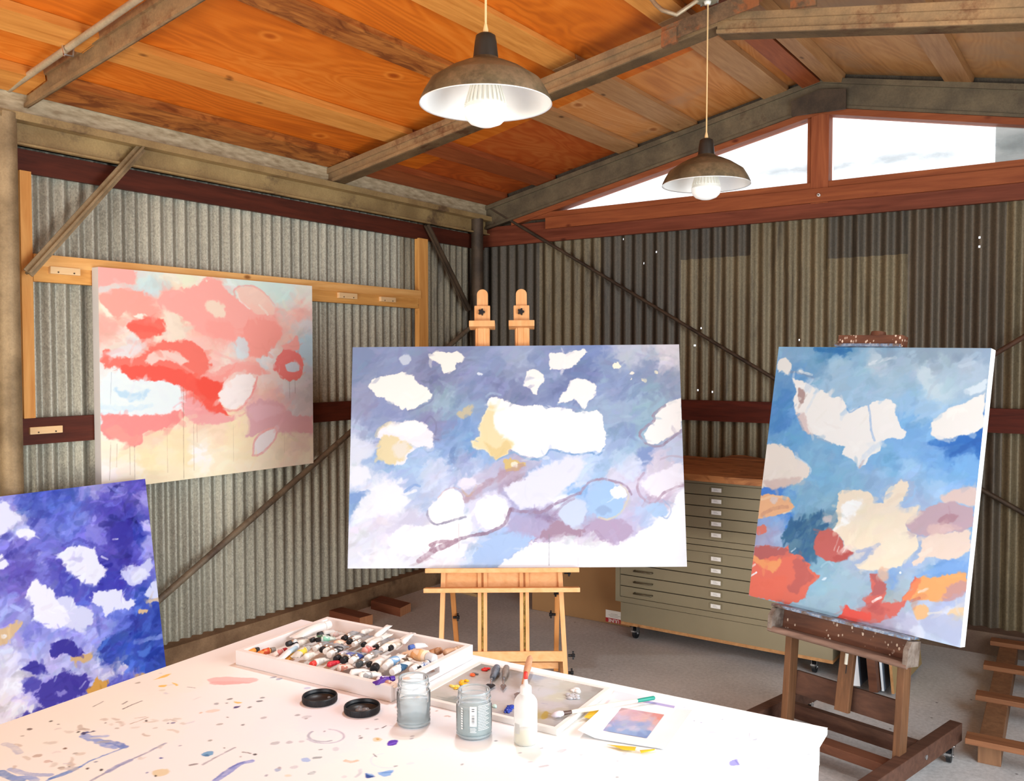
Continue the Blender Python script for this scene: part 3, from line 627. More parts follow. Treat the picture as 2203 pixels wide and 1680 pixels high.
b(PL('330,870 430,855 510,860 530,900 480,930 400,930 330,910'), '#fffaf2', 8, 6)
b(PL('270,1030 285,960 300,930 380,940 420,970 470,990 420,1050 370,1085 330,1095 305,1080'), '#e9d59c', 7, 9, 0.85); p.oval(400, 1010, 45, 40, '#eee6d8', 12, 9, 0.8)
l(PL('265,930 290,890 340,862'), '#ead9a6', 14, 0.7)
l(PL('530,860 560,830 590,880 575,940 600,950'), '#80819f', 9, 0.7); l(PL('520,990 545,1020 580,1000'), '#9bb4d4', 9, 0.8)
b(PL('120,960 230,960 260,1010 210,1060 130,1060'), '#dfe4ee', 12, 10, 0.8); b(PL('130,1100 200,1090 240,1140 200,1190 130,1200'), '#eef0f3', 12, 10, 0.9)
l(PL('130,1270 190,1255 240,1240'), '#7d9ed0', 40, 0.8, 10); b(PL('250,1210 330,1190 400,1210 440,1290 380,1350 250,1360 150,1370 160,1310'), '#f3f3f3', 12, 10, 0.9)
l(PL('420,1230 470,1195 500,1200'), '#7fa2d4', 12, 0.8); l(PL('420,1245 480,1225'), '#f4f4f6', 12, 0.9)
b(PL('700,1180 740,1155 790,1160 800,1190 760,1210 720,1210'), '#ebe4ee', 6, 6)
l(PL('740,1270 800,1230 850,1190 900,1170 950,1130 1040,1090'), '#b08a92', 26, 0.65, 10, 8); l(PL('720,1215 760,1250 800,1200'), '#c9a58a', 12, 0.6)
b(PL('540,1330 590,1270 620,1225 680,1205 720,1240 735,1300 725,1365 660,1390 600,1400 560,1390'), '#fffaf6', 4, 5)
l(PL('600,1260 640,1215 700,1210 735,1260'), '#c9a9ad', 7, 0.7); l(PL('540,1330 545,1370 590,1405 660,1385 740,1365'), '#9590a2', 11, 0.95)
b(PL('750,1290 840,1240 900,1225 970,1275 990,1330 970,1410 900,1440 840,1440 780,1390 760,1330'), '#dcdae8', 8, 6)
b(PL('790,1300 840,1255 900,1245 960,1285 978,1330 955,1395 900,1425 840,1420 805,1380 785,1330'), '#fffdf9', 5, 5)
b(PL('325,1480 360,1430 440,1400 560,1412 660,1400 740,1390 780,1430 740,1470 640,1500 560,1530 480,1570 400,1560 340,1520'), '#fffdfa', 6, 8)
l(PL('330,1440 420,1395 540,1375'), '#cfcbdc', 26, 0.7, 8, 10)
b(PL('780,1560 830,1500 900,1470 960,1450 1060,1440 1110,1470 1050,1530 950,1590 880,1615 790,1610'), '#adc6e8', 5, 9)
b(PL('1922,1200 1850,1270 1840,1360 1750,1400 1650,1450 1600,1505 1540,1540 1100,1490 1000,1570 920,1625 960,1660 1940,1660'), '#ffffff', 6, 9)
b(PL('1130,1475 1200,1400 1260,1390 1330,1425 1390,1430 1350,1460 1240,1470'), '#a98a9c', 5, 7)
b(PL('960,1400 1000,1360 1080,1370 1150,1380 1190,1410 1120,1460 1000,1450'), '#b3abc9', 12, 9, 0.8)
b(PL('1400,1430 1430,1370 1520,1370 1600,1380 1640,1440 1590,1490 1540,1512 1470,1490 1450,1450'), '#b7a1b9', 7, 9)
l(PL('1440,1440 1480,1490'), '#a98fa6', 18, 0.7); l(PL('1520,1440 1550,1505'), '#bcaac4', 22, 0.7)
p.oval(1315, 1330, 78, 82, '#ccd6e7', 6, 6); p.oval(1490, 1270, 105, 100, '#a8c7e7', 8, 8); p.oval(1480, 1330, 40, 25, '#9ab4d4', 8, 6)
p.oval(1555, 1232, 42, 28, '#fbf7f3', 4, 8); l(PL('1450,1365 1500,1375 1560,1345 1600,1290 1605,1230 1570,1195'), '#dacfb2', 9, 0.85)
l(PL('1350,1235 1385,1190 1420,1168 1480,1165 1540,1178 1600,1200 1625,1245'), '#a58a9c', 10, 0.9)
l(PL('985,1325 1060,1338 1150,1338 1215,1300 1290,1262 1350,1232'), '#9c8298', 13, 0.85, 6); l(PL('1200,1370 1260,1300 1320,1265'), '#a08aa0', 12, 0.6)
l(PL('985,1325 950,1400 880,1440 780,1462 740,1472 690,1490'), '#927589', 14, 0.9); l(PL('500,1597 570,1548 640,1512 695,1490'), '#a4808f', 24, 0.92); l(PL('560,1512 600,1497 680,1492'), '#b08d99', 15, 0.9); l(PL('560,1540 580,1510'), '#a4808f', 14, 0.8)
b(PL('1680,1190 1730,1150 1800,1110 1890,1070 1900,1190 1830,1230 1780,1260 1720,1240'), '#f6eef2', 7, 8)
l(PL('1690,1130 1660,1180 1670,1250 1740,1292 1780,1250 1850,1210 1900,1195'), '#b799a9', 11, 0.85); l(PL('1780,1060 1830,1040 1895,1045'), '#c5b3bf', 9, 0.8)
b(PL('1700,1310 1780,1290 1815,1330 1800,1365 1740,1362'), '#b2cdea', 6, 7); l(PL('1790,1270 1835,1320 1815,1370 1790,1360'), '#a4b8d6', 7, 0.8)
for x, y0, y1, c, a_ in [(1188, 1455, 1620, '8e8a92', 0.9), (1130, 1480, 1610, 'd9cdd6', 0.6), (1342, 1460, 1620, 'cfc5cc', 0.7), (1362, 1440, 1600, 'ddd4da', 0.6), (1505, 1480, 1600, 'dcd3da', 0.5), (1278, 1470, 1560, 'e5dde0', 0.6), (708, 1400, 1530, 'c9b3b3', 0.7), (1410, 1440, 1540, 'e2d8dd', 0.6), (1240, 1470, 1600, 'e5dde2', 0.5)]: l([(x, y0), (x + 1, y1)], '#' + c, 3.2, a_, 0.6, 2)
p.dabs(500, 16, 4, -35, 40, 0.022, a=0.4, hue=0.006)
stretched_canvas(FM, 0.038, p, 'wide painting of white clouds in a blue sky on the light wooden easel')
# ------------------------------------------------------------------ peach and red painting on the left wall
QP = [(213, 573), (670, 616), (675, 1000), (216, 1050)]
_P = [onX(x, y, 0.105) for x, y in QP]
_y0, _y1 = (_P[0][1] + _P[3][1]) / 2, (_P[1][1] + _P[2][1]) / 2; _z1 = (_P[0][2] + _P[1][2]) / 2; _z0 = (_P[2][2] + _P[3][2]) / 2
FP_ = frame_of([(0.105, _y0, _z1), (0.105, _y1, _z1), (0.105, _y1, _z0), (0.105, _y0, _z0)])
p = Paint(460, 390, QP, 5); p.gain = (1.0, 1.06, 1.14); p.T = (0, 500, 2.8); b = p.blob; l = p.line
p.base(pts('700,240,f7b3a3 900,250,dfe6d6 1050,240,eee6cc 1200,260,efe6cf 900,310,cfe3dd 1400,300,d9e6d8 1550,340,d2e4d6 1700,360,cfe3d6 1820,360,e8e2d2 650,400,f4d5b8 760,400,f9ab9a 850,430,f9a796 1050,400,f9b29f 1200,430,f9ad9c 1300,380,fbb09f 650,470,f6e3c5 700,520,f7b9a4 1030,560,f3dfc6 1080,520,f2d9bd 640,560,f7b09f 700,620,efe0cc 780,650,e3e3dc 1200,560,fab0a0 1300,580,faa99b 1400,600,f8b9aa 1500,600,fba598 1600,580,faa194 1700,600,f0c3b2 1800,500,f5b9aa 1800,560,d9d3cd 1850,700,bcd3dc 1440,700,d5e4e4 1300,650,f5b4a4 1350,780,f5dcca 1250,760,f7c5b3 900,720,f3b5a5 1400,760,f6c9b8 1500,760,f9b9aa 1560,730,dfe0dc 700,680,efd5c5 1000,640,f1d9c3 640,850,e9e6dd 700,900,e6eff0 900,980,e8f1f2 1000,930,eef3f0 650,1000,dcebf0 800,1050,eef2ee 1200,950,f36a59 1600,900,eed5ca 1620,950,f2bfb3 1700,930,e3dad6 1800,930,d9d5d5 1860,960,c3c0c4 1550,1000,f0bcb2 1650,1000,e9bab4 1800,1060,d3c9cb 1400,1180,f7dfb4 1300,1170,f6d9b8 900,1220,f3d2b0 700,1330,fae6bd 900,1350,fae3b2 1100,1300,f9e3b3 1300,1300,fae6bd 1450,1250,f9e3ba 1700,1280,f0dcc0 1800,1250,ecd6c6 1850,1350,f3e6cf 1600,1380,f8e6c8 1300,1420,fbe9c6 1000,1450,fbe8c0 750,1450,fbf0da 650,1440,fbf0e4 1200,1330,fdf5ea 640,1300,fae9cf'), 2.4, 12)
p.dabs(700, 22, 8, 0, 30, 0.02, a=0.5, hue=0.01)
b(PL('590,200 800,222 805,300 700,300 620,330 590,330'), '#f8ada0', 6, 6); l(PL('620,335 750,320 900,345'), '#cfe3dd', 26, 0.7, 8, 8)
b(PL('600,360 700,340 820,340 880,370 880,420 960,470 900,520 830,480 760,470 700,520 640,470 605,400'), '#f9a795', 7, 9)
b(PL('940,410 1000,350 1150,320 1200,290 1240,270 1310,290 1360,340 1420,400 1500,430 1600,470 1640,500 1680,560 1690,640 1600,740 1500,750 1440,700 1400,660 1300,640 1200,620 1120,540 1050,480 960,460'), '#fbab9d', 7, 9)
b(PL('1480,540 1580,520 1690,570 1690,640 1600,740 1500,745 1460,680'), '#f89d8e', 8, 8, 0.9); b(PL('1250,530 1380,540 1420,640 1320,640 1240,600'), '#faa294', 12, 8, 0.8)
b(PL('1410,340 1450,320 1520,325 1580,360 1640,430 1640,490 1560,500 1480,450 1430,400'), '#f6c9b4', 8, 7, 0.9); l(PL('1410,380 1405,345 1450,320 1520,325 1590,370 1650,440'), '#f39f94', 9, 0.75)
l(PL('1420,360 1440,410 1500,460'), '#f6ece0', 9, 0.6)
b(PL('1230,420 1280,410 1340,440 1350,500 1290,500 1240,460'), '#f5dfc3', 8, 7, 0.9); l(PL('1560,440 1610,495'), '#f6e6d2', 12, 0.7)
b(PL('980,490 1060,480 1100,560 1100,640 1030,640 1010,560'), '#f2dfc5', 9, 8, 0.85)
b(PL('800,490 870,485 890,500 850,512'), '#f5ecd8', 4, 6); b(PL('605,410 640,440 680,500 640,490'), '#f6ead0', 5, 6)
b(PL('750,560 800,520 900,500 980,520 1000,560 970,610 900,635 850,650 820,600 770,585'), '#f3705f', 7, 7)
b(PL('760,555 830,545 930,560 990,590 940,600 820,600'), '#f0604f', 8, 6, 0.6)
b(PL('605,760 620,700 650,690 670,740 740,755 840,740 900,690 980,650 1080,645 1170,670 1230,730 1270,790 1240,840 1190,870 1150,920 1060,890 980,860 900,880 820,890 760,860 720,810 640,800'), '#f37867', 6, 8)
b(PL('870,765 920,710 1000,700 1080,720 1130,770 1080,790 1000,750 930,770 900,790'), '#f2d6c6', 6, 7, 0.9); b(PL('640,720 700,700 800,660 860,690 790,740 700,750'), '#e6ddd8', 9, 9, 0.85)
l(PL('780,720 820,650 880,640'), '#f3c0b2', 10, 0.6); l(PL('1000,740 1080,790 1160,840'), '#f5b3a4', 12, 0.5)
b(PL('720,800 800,800 900,790 1000,800 1100,830 1160,860 1200,870 1300,860 1380,830 1420,790 1370,870 1330,930 1310,990 1330,1050 1380,1095 1290,1085 1230,1050 1200,1000 1160,950 1080,915 960,880 830,890 750,850'), '#f35e4e', 5, 7)
b(PL('1180,880 1300,870 1330,920 1290,1000 1220,980'), '#f2503f', 12, 7, 0.7)
b(PL('1210,860 1300,830 1380,790 1480,780 1560,790 1620,850 1540,860 1470,830 1400,850 1340,900'), '#f6a598', 7, 7, 0.9)
l(PL('1290,720 1400,770 1480,790 1560,800 1620,850'), '#f4b5a8', 14, 0.7, 6, 6)
b(PL('1310,980 1350,920 1420,860 1500,845 1540,880 1520,960 1470,1030 1400,1070 1340,1050 1315,1010'), '#f8ebe2', 6, 6); l(PL('1340,1060 1420,1070 1490,1010 1530,940 1545,870'), '#f0958d', 11, 0.85)
b(PL('1640,830 1660,760 1710,700 1760,700 1810,740 1825,810 1810,880 1750,895 1690,880 1660,840'), '#ee8079', 4, 6); b(PL('1690,690 1740,660 1790,620 1800,700 1760,710'), '#f5a89d', 6, 5); b(PL('1720,800 1760,780 1795,790 1800,830 1760,840 1730,830'), '#cfd6de', 3, 4)
b(PL('1535,760 1590,770 1620,830 1570,810'), '#d9dfde', 6, 6, 0.8); b(PL('1425,640 1480,640 1490,740 1430,760'), '#d3e2e2', 7, 7, 0.8)
b(PL('600,880 650,830 720,830 790,880 900,890 1000,880 1070,930 1060,1040 1000,1080 900,1085 750,1065 610,1060'), '#e8f1f1', 9, 9, 0.8); b(PL('690,935 800,960 890,935 830,1000 770,1010'), '#bcdae7', 8, 8, 0.9); l(PL('610,1030 760,1050 900,1030'), '#c9e2ea', 22, 0.6, 8, 8)
b(PL('1800,690 1880,690 1885,790 1830,780'), '#b9d0da', 9, 7, 0.8)
b(PL('605,1080 700,1085 850,1090 1000,1085 1080,1060 1110,1100 1060,1150 960,1180 880,1190 850,1210 845,1260 800,1280 730,1240 640,1230 605,1180'), '#f1918a', 6, 7); b(PL('620,1170 700,1150 760,1200 840,1220 800,1275 700,1235'), '#f0a090', 9, 7, 0.7)
b(PL('1080,1010 1150,980 1200,1020 1260,1070 1380,1100 1480,1090 1400,1130 1290,1150 1180,1150 1110,1110'), '#eea29f', 7, 7, 0.9)
b(PL('1480,1050 1560,1010 1660,1010 1720,1060 1780,1110 1880,1110 1885,1220 1750,1210 1650,1200 1560,1210 1480,1240 1490,1150'), '#dfa9ae', 7, 8, 0.9); b(PL('1500,1060 1600,1030 1700,1070 1620,1110 1520,1130'), '#e6b9bd', 9, 7, 0.7)
b(PL('1520,1330 1530,1260 1580,1200 1650,1180 1660,1230 1610,1300 1560,1340 1520,1345'), '#efe5e2', 4, 5); l(PL('1520,1335 1530,1260 1580,1205 1660,1180 1655,1240 1610,1300 1560,1340 1515,1345'), '#eda8a2', 12, 0.9)
l(PL('1420,1110 1480,1130 1480,1200'), '#f8e2bd', 34, 0.7, 6, 8)
for x, y0, y1, c in [(662, 1250, 1480, 'a59a88'), (700, 1260, 1400, 'b9a890'), (775, 1275, 1450, 'a89a86'), (803, 1275, 1480, 'a59a88'), (1000, 1180, 1440, 'c9b28f'), (1098, 920, 1480, '9a7f6a'), (1160, 1150, 1430, 'c4a98c'), (1085, 920, 1000, 'd97a68'), (1115, 930, 1010, 'd97a68'), (1160, 940, 1020, 'd97a68'), (1400, 1160, 1380, 'd5c09c'), (1742, 900, 1000, '9a8f8c'), (1775, 895, 970, '8f7f80'), (670, 830, 1020, 'b5c0c0'), (1180, 1150, 1260, 'cfae92'), (1710, 1210, 1330, 'cdb8a5')]: l([(x, y0), (x + 2 - 0.05 * (y1 - y0) * (x < 760), y1)], '#' + c, 2.6, 0.8, 0.5, 2)
p.dabs(250, 18, 5, 0, 40, 0.015, a=0.4, hue=0.005)
stretched_canvas(FP_, 0.05, p, 'square painting in coral red and peach hanging on the left corrugated wall', side=plain('#d9d6d3', 0.8))
# ------------------------------------------------------------------ blue and coral cloud painting on the dark easel
QR = [(1666, 746), (2119, 749), (2066, 1393), (1611, 1281)]
FR = frame_of(rect_from_quad(QR, 0.813))
p = Paint(460, 572, QR, 9); p.gain = (0.65, 0.755, 0.83); b = p.blob; l = p.line
def TT(k): p.T = (1440, 500, 2.8) if k == 0 else (1600, 1030, 3.653)
p.T = (0, 0, 1.0)
_a = [(1440 + x / 2.8, 500 + y / 2.8, c) for x, y, c in pts('700,740,86aac8 900,720,4f87b4 850,750,7fa9c7 1000,710,3f7db0 1100,760,93b2ca 1000,800,a5c1d4 1300,740,93a9bc 1500,720,94a4b4 1700,720,9caab8 1850,720,9aacbf 1250,770,c3ced6 1400,800,a9bdcc 1800,800,b9c6d3 1700,850,b3c3d1 1550,880,c9d5da 1550,950,cbd8dd 1400,900,a3bdd0 1300,900,a9c2d4 1100,900,a0bfd5 1000,850,a5bfd2 950,950,a3c0d6 1150,970,a5bfd5 1400,1000,9dbfdc 1500,1050,a7c6e0 1450,1150,7fb0dc 1400,1300,84b2de 1500,1250,7fadd9 1700,1300,3f79bf 1600,1350,79a8da 1800,1250,2f6cb5 1750,1400,7fb0de 1600,1450,8ab7de 1300,1400,7fb2d8 1000,1450,89b4cf 900,1500,7fb0d0 900,1350,86b2d0 1000,1300,7daed0 700,1230,6ea5cf 650,1150,4a83bb 680,1000,4f86bd 640,900,6f9cc4 700,920,6697c3 720,1100,6fa3d0 620,1230,7aa9d3 850,1600,86b2cf 750,1580,6d9fd0 660,1560,4f86cd 1450,1500,9fc3e2 1250,1480,97b4d2')]
_a += [(1600 + x / 3.653, 1030 + y / 3.653, c) for x, y, c in pts('200,100,4a7fcb 350,150,7fb0d4 500,150,8fb4c8 450,50,8fb6ce 600,150,8fb5c8 300,300,4c86d0 250,350,8fb0dc 400,330,7a9fb5 470,400,4f7a98 450,480,3f6d92 520,560,35618c 600,350,6f93a8 350,450,7b93ac 200,450,a59db8 300,420,9fb0d0 600,640,8ab0c4 650,700,95b5c4 550,850,9dbecf 700,850,a3c0cd 800,780,a6bccb 850,700,adb9c9 900,620,a9b5cc 1000,530,aeb0c8 500,980,a6bfcd 700,950,a7bdc8 1250,700,a3b4cf 1150,900,aab1ad 1250,850,aab4bf 1350,650,a9b8d0 1450,650,aebfd4 1650,680,6f98d0 1500,720,6f98cc 1700,640,9cb6d5 1150,800,7fa0d0 1200,1080,b3b0c6 1100,1100,b9a8b8 1300,1200,d5d0dd 1500,1100,b3b3cb 1600,1200,bfc5da 1450,1250,c3c7da 1650,1050,d3c9c5 1600,980,b3b9d4 1500,1000,b9bbd0 1350,300,b7a5b7 1400,220,a9bcd6 1500,100,a6c6e3 1300,50,9dbfe0 1350,150,a9bad6')]
p.base(_a, 2.5, 12); p.dabs(1100, 20, 7, -35, 35, 0.025, a=0.5, hue=0.01)
TT(0)
l(PL('1180,790 1260,765 1330,755'), '#e3e5e6', 16, 0.8, 6, 6); l(PL('1720,810 1800,780'), '#c9d4dc', 16, 0.6, 6, 6); l(PL('850,705 950,712 1060,708'), '#2f72a9', 22, 0.85, 8, 6)
b(PL('625,790 650,770 680,755 710,800 690,860 660,830 640,840'), '#efe4da', 4, 7); l(PL('700,840 760,845 840,880'), '#8a93a6', 14, 0.7); l(PL('760,835 830,860'), '#efe9e2', 14, 0.9)
b(PL('710,880 760,890 830,920 880,950 960,990 1000,985 1040,1030 1050,1075 1100,1055 1170,1040 1220,1010 1290,1005 1340,1040 1330,1090 1370,1160 1405,1200 1380,1240 1300,1240 1250,1260 1250,1310 1190,1340 1170,1390 1130,1420 1090,1370 1020,1340 1040,1290 960,1270 880,1220 800,1200 780,1150 740,1100 720,1010 745,960 730,920'), '#f9ede3', 4, 6)
b(PL('755,940 795,960 790,1020 765,1015'), '#b18d86', 5, 5, 0.9); b(PL('740,1090 800,1100 830,1200 960,1275 880,1230 790,1195'), '#d9b9b2', 8, 6, 0.75); l(PL('820,960 840,920 860,960 800,1080'), '#cfdbe6', 14, 0.5)
l(PL('1175,1040 1185,1100 1195,1190 1215,1250'), '#a9bedb', 11, 0.9, 3); l(PL('1040,1030 1060,1080 1120,1050'), '#7ca6d2', 9, 0.8); l(PL('1130,1410 1170,1330 1260,1260'), '#c9d5e3', 26, 0.6, 8, 8); l(PL('1130,1415 1150,1370'), '#c3a9a8', 12, 0.7)
b(PL('1545,1150 1600,1090 1680,1050 1780,1010 1870,965 1870,1160 1800,1210 1720,1230 1680,1260 1600,1255 1555,1220'), '#faece0', 5, 6); b(PL('1740,965 1800,920 1875,880 1875,935 1800,970'), '#e6e9ea', 7, 8, 0.85)
l(PL('1560,1270 1700,1255 1830,1220'), '#2f6fba', 34, 0.75, 10, 8); l(PL('1680,1340 1760,1290 1840,1240'), '#2b63ac', 22, 0.7, 8, 6)
b(PL('560,1270 620,1265 700,1290 750,1350 830,1410 830,1460 770,1500 690,1530 620,1540 540,1530'), '#f0ddcd', 5, 6); b(PL('560,1500 660,1480 770,1470 760,1505 690,1532 600,1545'), '#d8b8ac', 9, 6, 0.8); l(PL('745,1345 830,1410 835,1450'), '#dfe7ee', 10, 0.7)
TT(1)
b(PL('100,370 150,360 175,410 140,430 90,430'), '#d97565', 5, 6); b(PL('110,130 200,115 280,130 350,150 385,220 340,260 260,280 180,300 95,310'), '#f0b183', 5, 7)
l(PL('130,160 220,135 330,150'), '#f6caa0', 20, 0.8, 6, 6); l(PL('130,280 230,230 330,220'), '#c98f72', 26, 0.75, 7, 7); p.oval(225, 165, 30, 25, '#e0c9c0', 8, 7, 0.8); l(PL('300,270 360,250'), '#f3d9bd', 12, 0.8)
P_ = PL('300,440 420,290 470,340 560,300 620,340 600,420 560,480 560,600 450,570 350,560')
p.dabs(160, 18, 6, -60, 14, 0.03, P_, ['#3f6d8c', '#5b8096', '#2f5f88', '#456f8e', '#38648a'], 0.75)
b(PL('85,530 200,515 300,545 345,515 350,580 440,600 490,650 520,700 590,770 520,830 490,920 430,970 350,985 250,965 150,940 20,915 50,700'), '#e8705c', 5, 8)
b(PL('75,600 180,640 250,650 285,620 280,680 230,740 190,720 70,640'), '#f39a63', 7, 8); b(PL('85,535 200,518 330,540 340,570 250,600 130,630 80,600'), '#b8605c', 6, 8); b(PL('380,640 470,640 510,720 545,765 450,850 400,900 340,860 400,780'), '#c4625b', 9, 9, 0.85); b(PL('60,760 200,780 320,760 330,880 250,950 50,900'), '#ee6f58', 14, 8, 0.7)
l(PL('50,765 98,735'), '#ffffff', 12, 0.95, 2); l(PL('58,690 85,672'), '#fff4ec', 14, 0.9, 2)
b(PL('1380,470 1480,410 1600,430 1760,400 1760,560 1650,620 1550,635 1430,610 1390,650 1330,690 1320,650 1380,580'), '#f1d1bd', 7, 8)
b(PL('1250,370 1300,310 1380,250 1500,190 1620,170 1700,210 1790,220 1790,380 1700,420 1500,430 1370,440 1300,410'), '#c8a5aa', 8, 9); b(PL('1520,140 1650,80 1800,55 1800,210 1650,180 1560,180'), '#ecc6b6', 9, 8, 0.95); b(PL('1500,330 1580,280 1660,290 1640,330 1560,350'), '#b5838b', 8, 8, 0.85); b(PL('1430,370 1500,350 1620,360 1700,390 1560,430 1450,430'), '#e3b9ae', 10, 8, 0.8)
b(PL('715,110 780,85 900,90 980,110 1030,190 1080,180 1100,90 1160,40 1220,5 1275,20 1260,90 1210,170 1180,215 1260,220 1360,205 1340,260 1290,300 1250,370 1270,410 1330,430 1360,520 1340,570 1270,620 1230,690 1120,720 1000,715 900,700 870,670 960,620 1050,530 950,560 860,570 790,560 760,470 690,410 720,330 705,220 730,170'), '#f6ddc2', 6, 8)
b(PL('1040,110 1100,60 1220,-5 1330,20 1310,120 1220,180 1260,90 1275,20 1220,5 1160,40'), '#a9b3cb', 9, 8, 0.75); b(PL('760,200 840,170 900,190 860,270 800,350 740,400 690,405 740,330'), '#fdf4ec', 9, 8); p.oval(1140, 550, 60, 45, '#f8ead2', 14, 8, 0.8)
p.dabs(70, 24, 9, -40, 25, 0.012, PL('800,120 1200,100 1340,230 1330,560 1100,700 900,690 820,500'), None, 0.5, 0.008)
l(PL('880,570 960,555 1050,515'), '#aab0cb', 22, 0.75, 8, 6); b(PL('1090,460 1250,420 1290,520 1200,600 1080,640'), '#f6e2c6', 14, 8, 0.6)
b(PL('545,470 590,420 680,390 720,430 760,480 780,540 850,570 800,620 720,660 640,640 560,590 540,530'), '#c7625b', 6, 7); p.oval(640, 320, 38, 30, '#ecc9bd', 10, 8, 0.7); l(PL('700,560 720,500 740,440'), '#e6b5ad', 9, 0.7); l(PL('760,590 790,550 800,530'), '#fbe6e0', 9, 0.85); l(PL('725,570 740,530'), '#f0d0c9', 7, 0.8); b(PL('700,600 850,570 810,620 720,655'), '#b8504c', 8, 6, 0.7)
b(PL('1330,775 1450,720 1600,660 1740,650 1740,720 1560,740 1450,760'), '#80a6d8', 12, 9, 0.8)
b(PL('980,740 1040,760 1110,830 1110,900 1080,980 1160,970 1230,960 1300,850 1350,770 1390,800 1330,900 1250,1000 1190,1080 1080,1130 990,1140 890,1125 720,1105 770,1060 800,990 850,1030 920,1050 980,1000 930,950 1000,880'), '#d9695e', 6, 9)
b(PL('720,1105 770,1060 800,990 850,1030 920,1050 1000,1060 980,1130 890,1130'), '#f0584b', 6, 7); b(PL('980,740 1040,765 1110,830 1090,900 1000,920 1020,830'), '#b5605f', 7, 8, 0.85); b(PL('960,990 1060,980 1100,1060 1010,1060'), '#c05a55', 10, 8, 0.7); l(PL('1010,965 1075,930'), '#fbe9e0', 15, 0.9, 3); p.oval(1090, 750, 40, 55, '#e6b394', 14, 9, 0.8)
b(PL('1240,960 1330,820 1400,770 1500,780 1600,750 1680,720 1740,740 1740,870 1620,920 1520,960 1400,950 1300,950'), '#f3a364', 7, 9); b(PL('1250,940 1340,800 1380,790 1370,850 1300,950'), '#ee7f55', 8, 8, 0.85); b(PL('1550,910 1640,820 1735,800 1735,890 1600,955'), '#c38e8c', 9, 8, 0.85); l(PL('1370,890 1440,860'), '#fbe0cc', 12, 0.7); l(PL('1310,960 1380,935'), '#c0645a', 18, 0.7)
b(PL('1340,1010 1420,990 1460,1040 1440,1090 1370,1110'), '#ecb47f', 7, 8); b(PL('1600,1045 1720,1000 1720,1070 1640,1080'), '#ecc294', 8, 8, 0.9); l(PL('1450,1060 1550,1045'), '#efdcc4', 14, 0.6)
b(PL('1400,1120 1500,1070 1620,1060 1720,1120 1700,1300 1560,1260 1420,1200'), '#b5b5cd', 10, 8, 0.8); b(PL('1230,1140 1300,1080 1370,1130 1350,1230 1250,1210'), '#b9b1c8', 12, 9, 0.6); b(PL('1300,1180 1400,1170 1420,1260 1330,1270'), '#dfdbe4', 12, 8, 0.7)
l(PL('790,1105 900,1140 1010,1160'), '#f3e6e6', 12, 0.7, 5); p.oval(630, 780, 22, 9, '#e3eaf0', 4, 5, 0.9, -25); p.oval(1222, 738, 10, 8, '#ffffff', 3, 3); l(PL('600,690 650,650 690,680'), '#b4cad6', 12, 0.7); l(PL('370,570 400,540'), '#cfdbe2', 10, 0.7)
p.dabs(350, 16, 5, -35, 40, 0.02, a=0.4, hue=0.006)
t = stretched_canvas(FR, 0.04, p, 'upright painting of coral and cream clouds on a blue sky on the dark easel')
# ------------------------------------------------------------------ violet painting leaning on the left post
_tr = onX(312, 1030, 0.188); _q = onY(358, 1445, _tr[1]); _bt = _tr + (_q - _tr) * (_tr[2] - 0.005) / (_tr[2] - _q[2]); PWD = 0.86
_tl = _tr - np.array([0, PWD, 0]); _bl = _bt - np.array([0, PWD, 0])
FV = frame_of([_tl, _tr, _bt, _bl])
def prj(P):
    d = np.asarray(P) - CAM; return (U0 + FPX * (d @ CR) / (d @ CF), V0 - FPX * (d @ CU) / (d @ CF))
QV = [prj(q) for q in (_tl, _tr, _bt, _bl)]
p = Paint(400, 455, QV, 11); p.gain = (0.78, 0.85, 0.97); p.T = (0, 1000, 2.47); b = p.blob; l = p.line
p.base(pts('20,200,8f8fd8 150,180,3f4fb0 250,170,4a5cc0 350,150,4355b0 500,130,a9a5e0 430,170,8f8fdb 600,110,8a84d0 700,100,5a50b5 750,120,6a5fc5 760,180,a8a2e2 560,230,4d46b0 650,200,5048b0 700,280,3d3aa5 640,340,3b34a0 600,420,4840a8 720,360,3a46b5 780,280,5f58bf 770,350,c9c6ee 800,420,a9a8e8 250,260,4a5cba 350,250,5c6ecb 300,330,6a76d2 400,300,7f86dc 450,240,5a5fc0 500,370,7f7bd5 400,370,5f66c8 230,350,6a6cc8 60,300,c5c3ea 20,300,f0eef5 40,420,7a78cf 60,500,6a5fbe 180,500,9a97da 200,450,6f6dcb 100,580,5f52b0 150,560,6a62c0 250,560,7b78d2 300,560,5b55b8 350,620,4f4fb5 420,660,5355b8 500,620,4545b0 560,560,4038a8 600,600,3f3fb0 650,500,3c38a2 700,480,5c55c0 50,650,6d63bd 40,750,8f8ad2 120,780,a5a5e0 80,720,7a72c5 250,870,9a9be0 200,820,7f80d2 350,900,8a8cda 400,920,9a9ce0 520,850,8a90dd 600,820,6a7ad5 700,830,5a6acd 760,800,3f5abf 820,780,3350b5 620,920,2f48a8 700,960,2a45a5 780,970,2d4aa8 820,1050,3055b0 700,1060,4a60b8 600,1000,4a5ab8 540,950,8a9ad8 480,960,b5b5e5 500,1040,c5c0e2 650,1090,e3dce8 580,1120,ddd5e5 450,1090,c0b8e0 350,1060,b5b2e0 250,1080,b9b5e2 200,980,a5a5de 100,1000,b9b9e5 30,1050,e5e0ee 50,1150,f2ebee 130,1270,efe5e8 30,1300,f3e6e2 20,1380,f0dfd8 200,1200,8f86cf 100,1380,5a4aa0 400,1300,7a70bf 600,1160,5f5cb8 700,1130,5c62c0'), 2.4, 14)
p.dabs(1300, 20, 6, -20, 45, 0.07, a=0.6, hue=0.02)
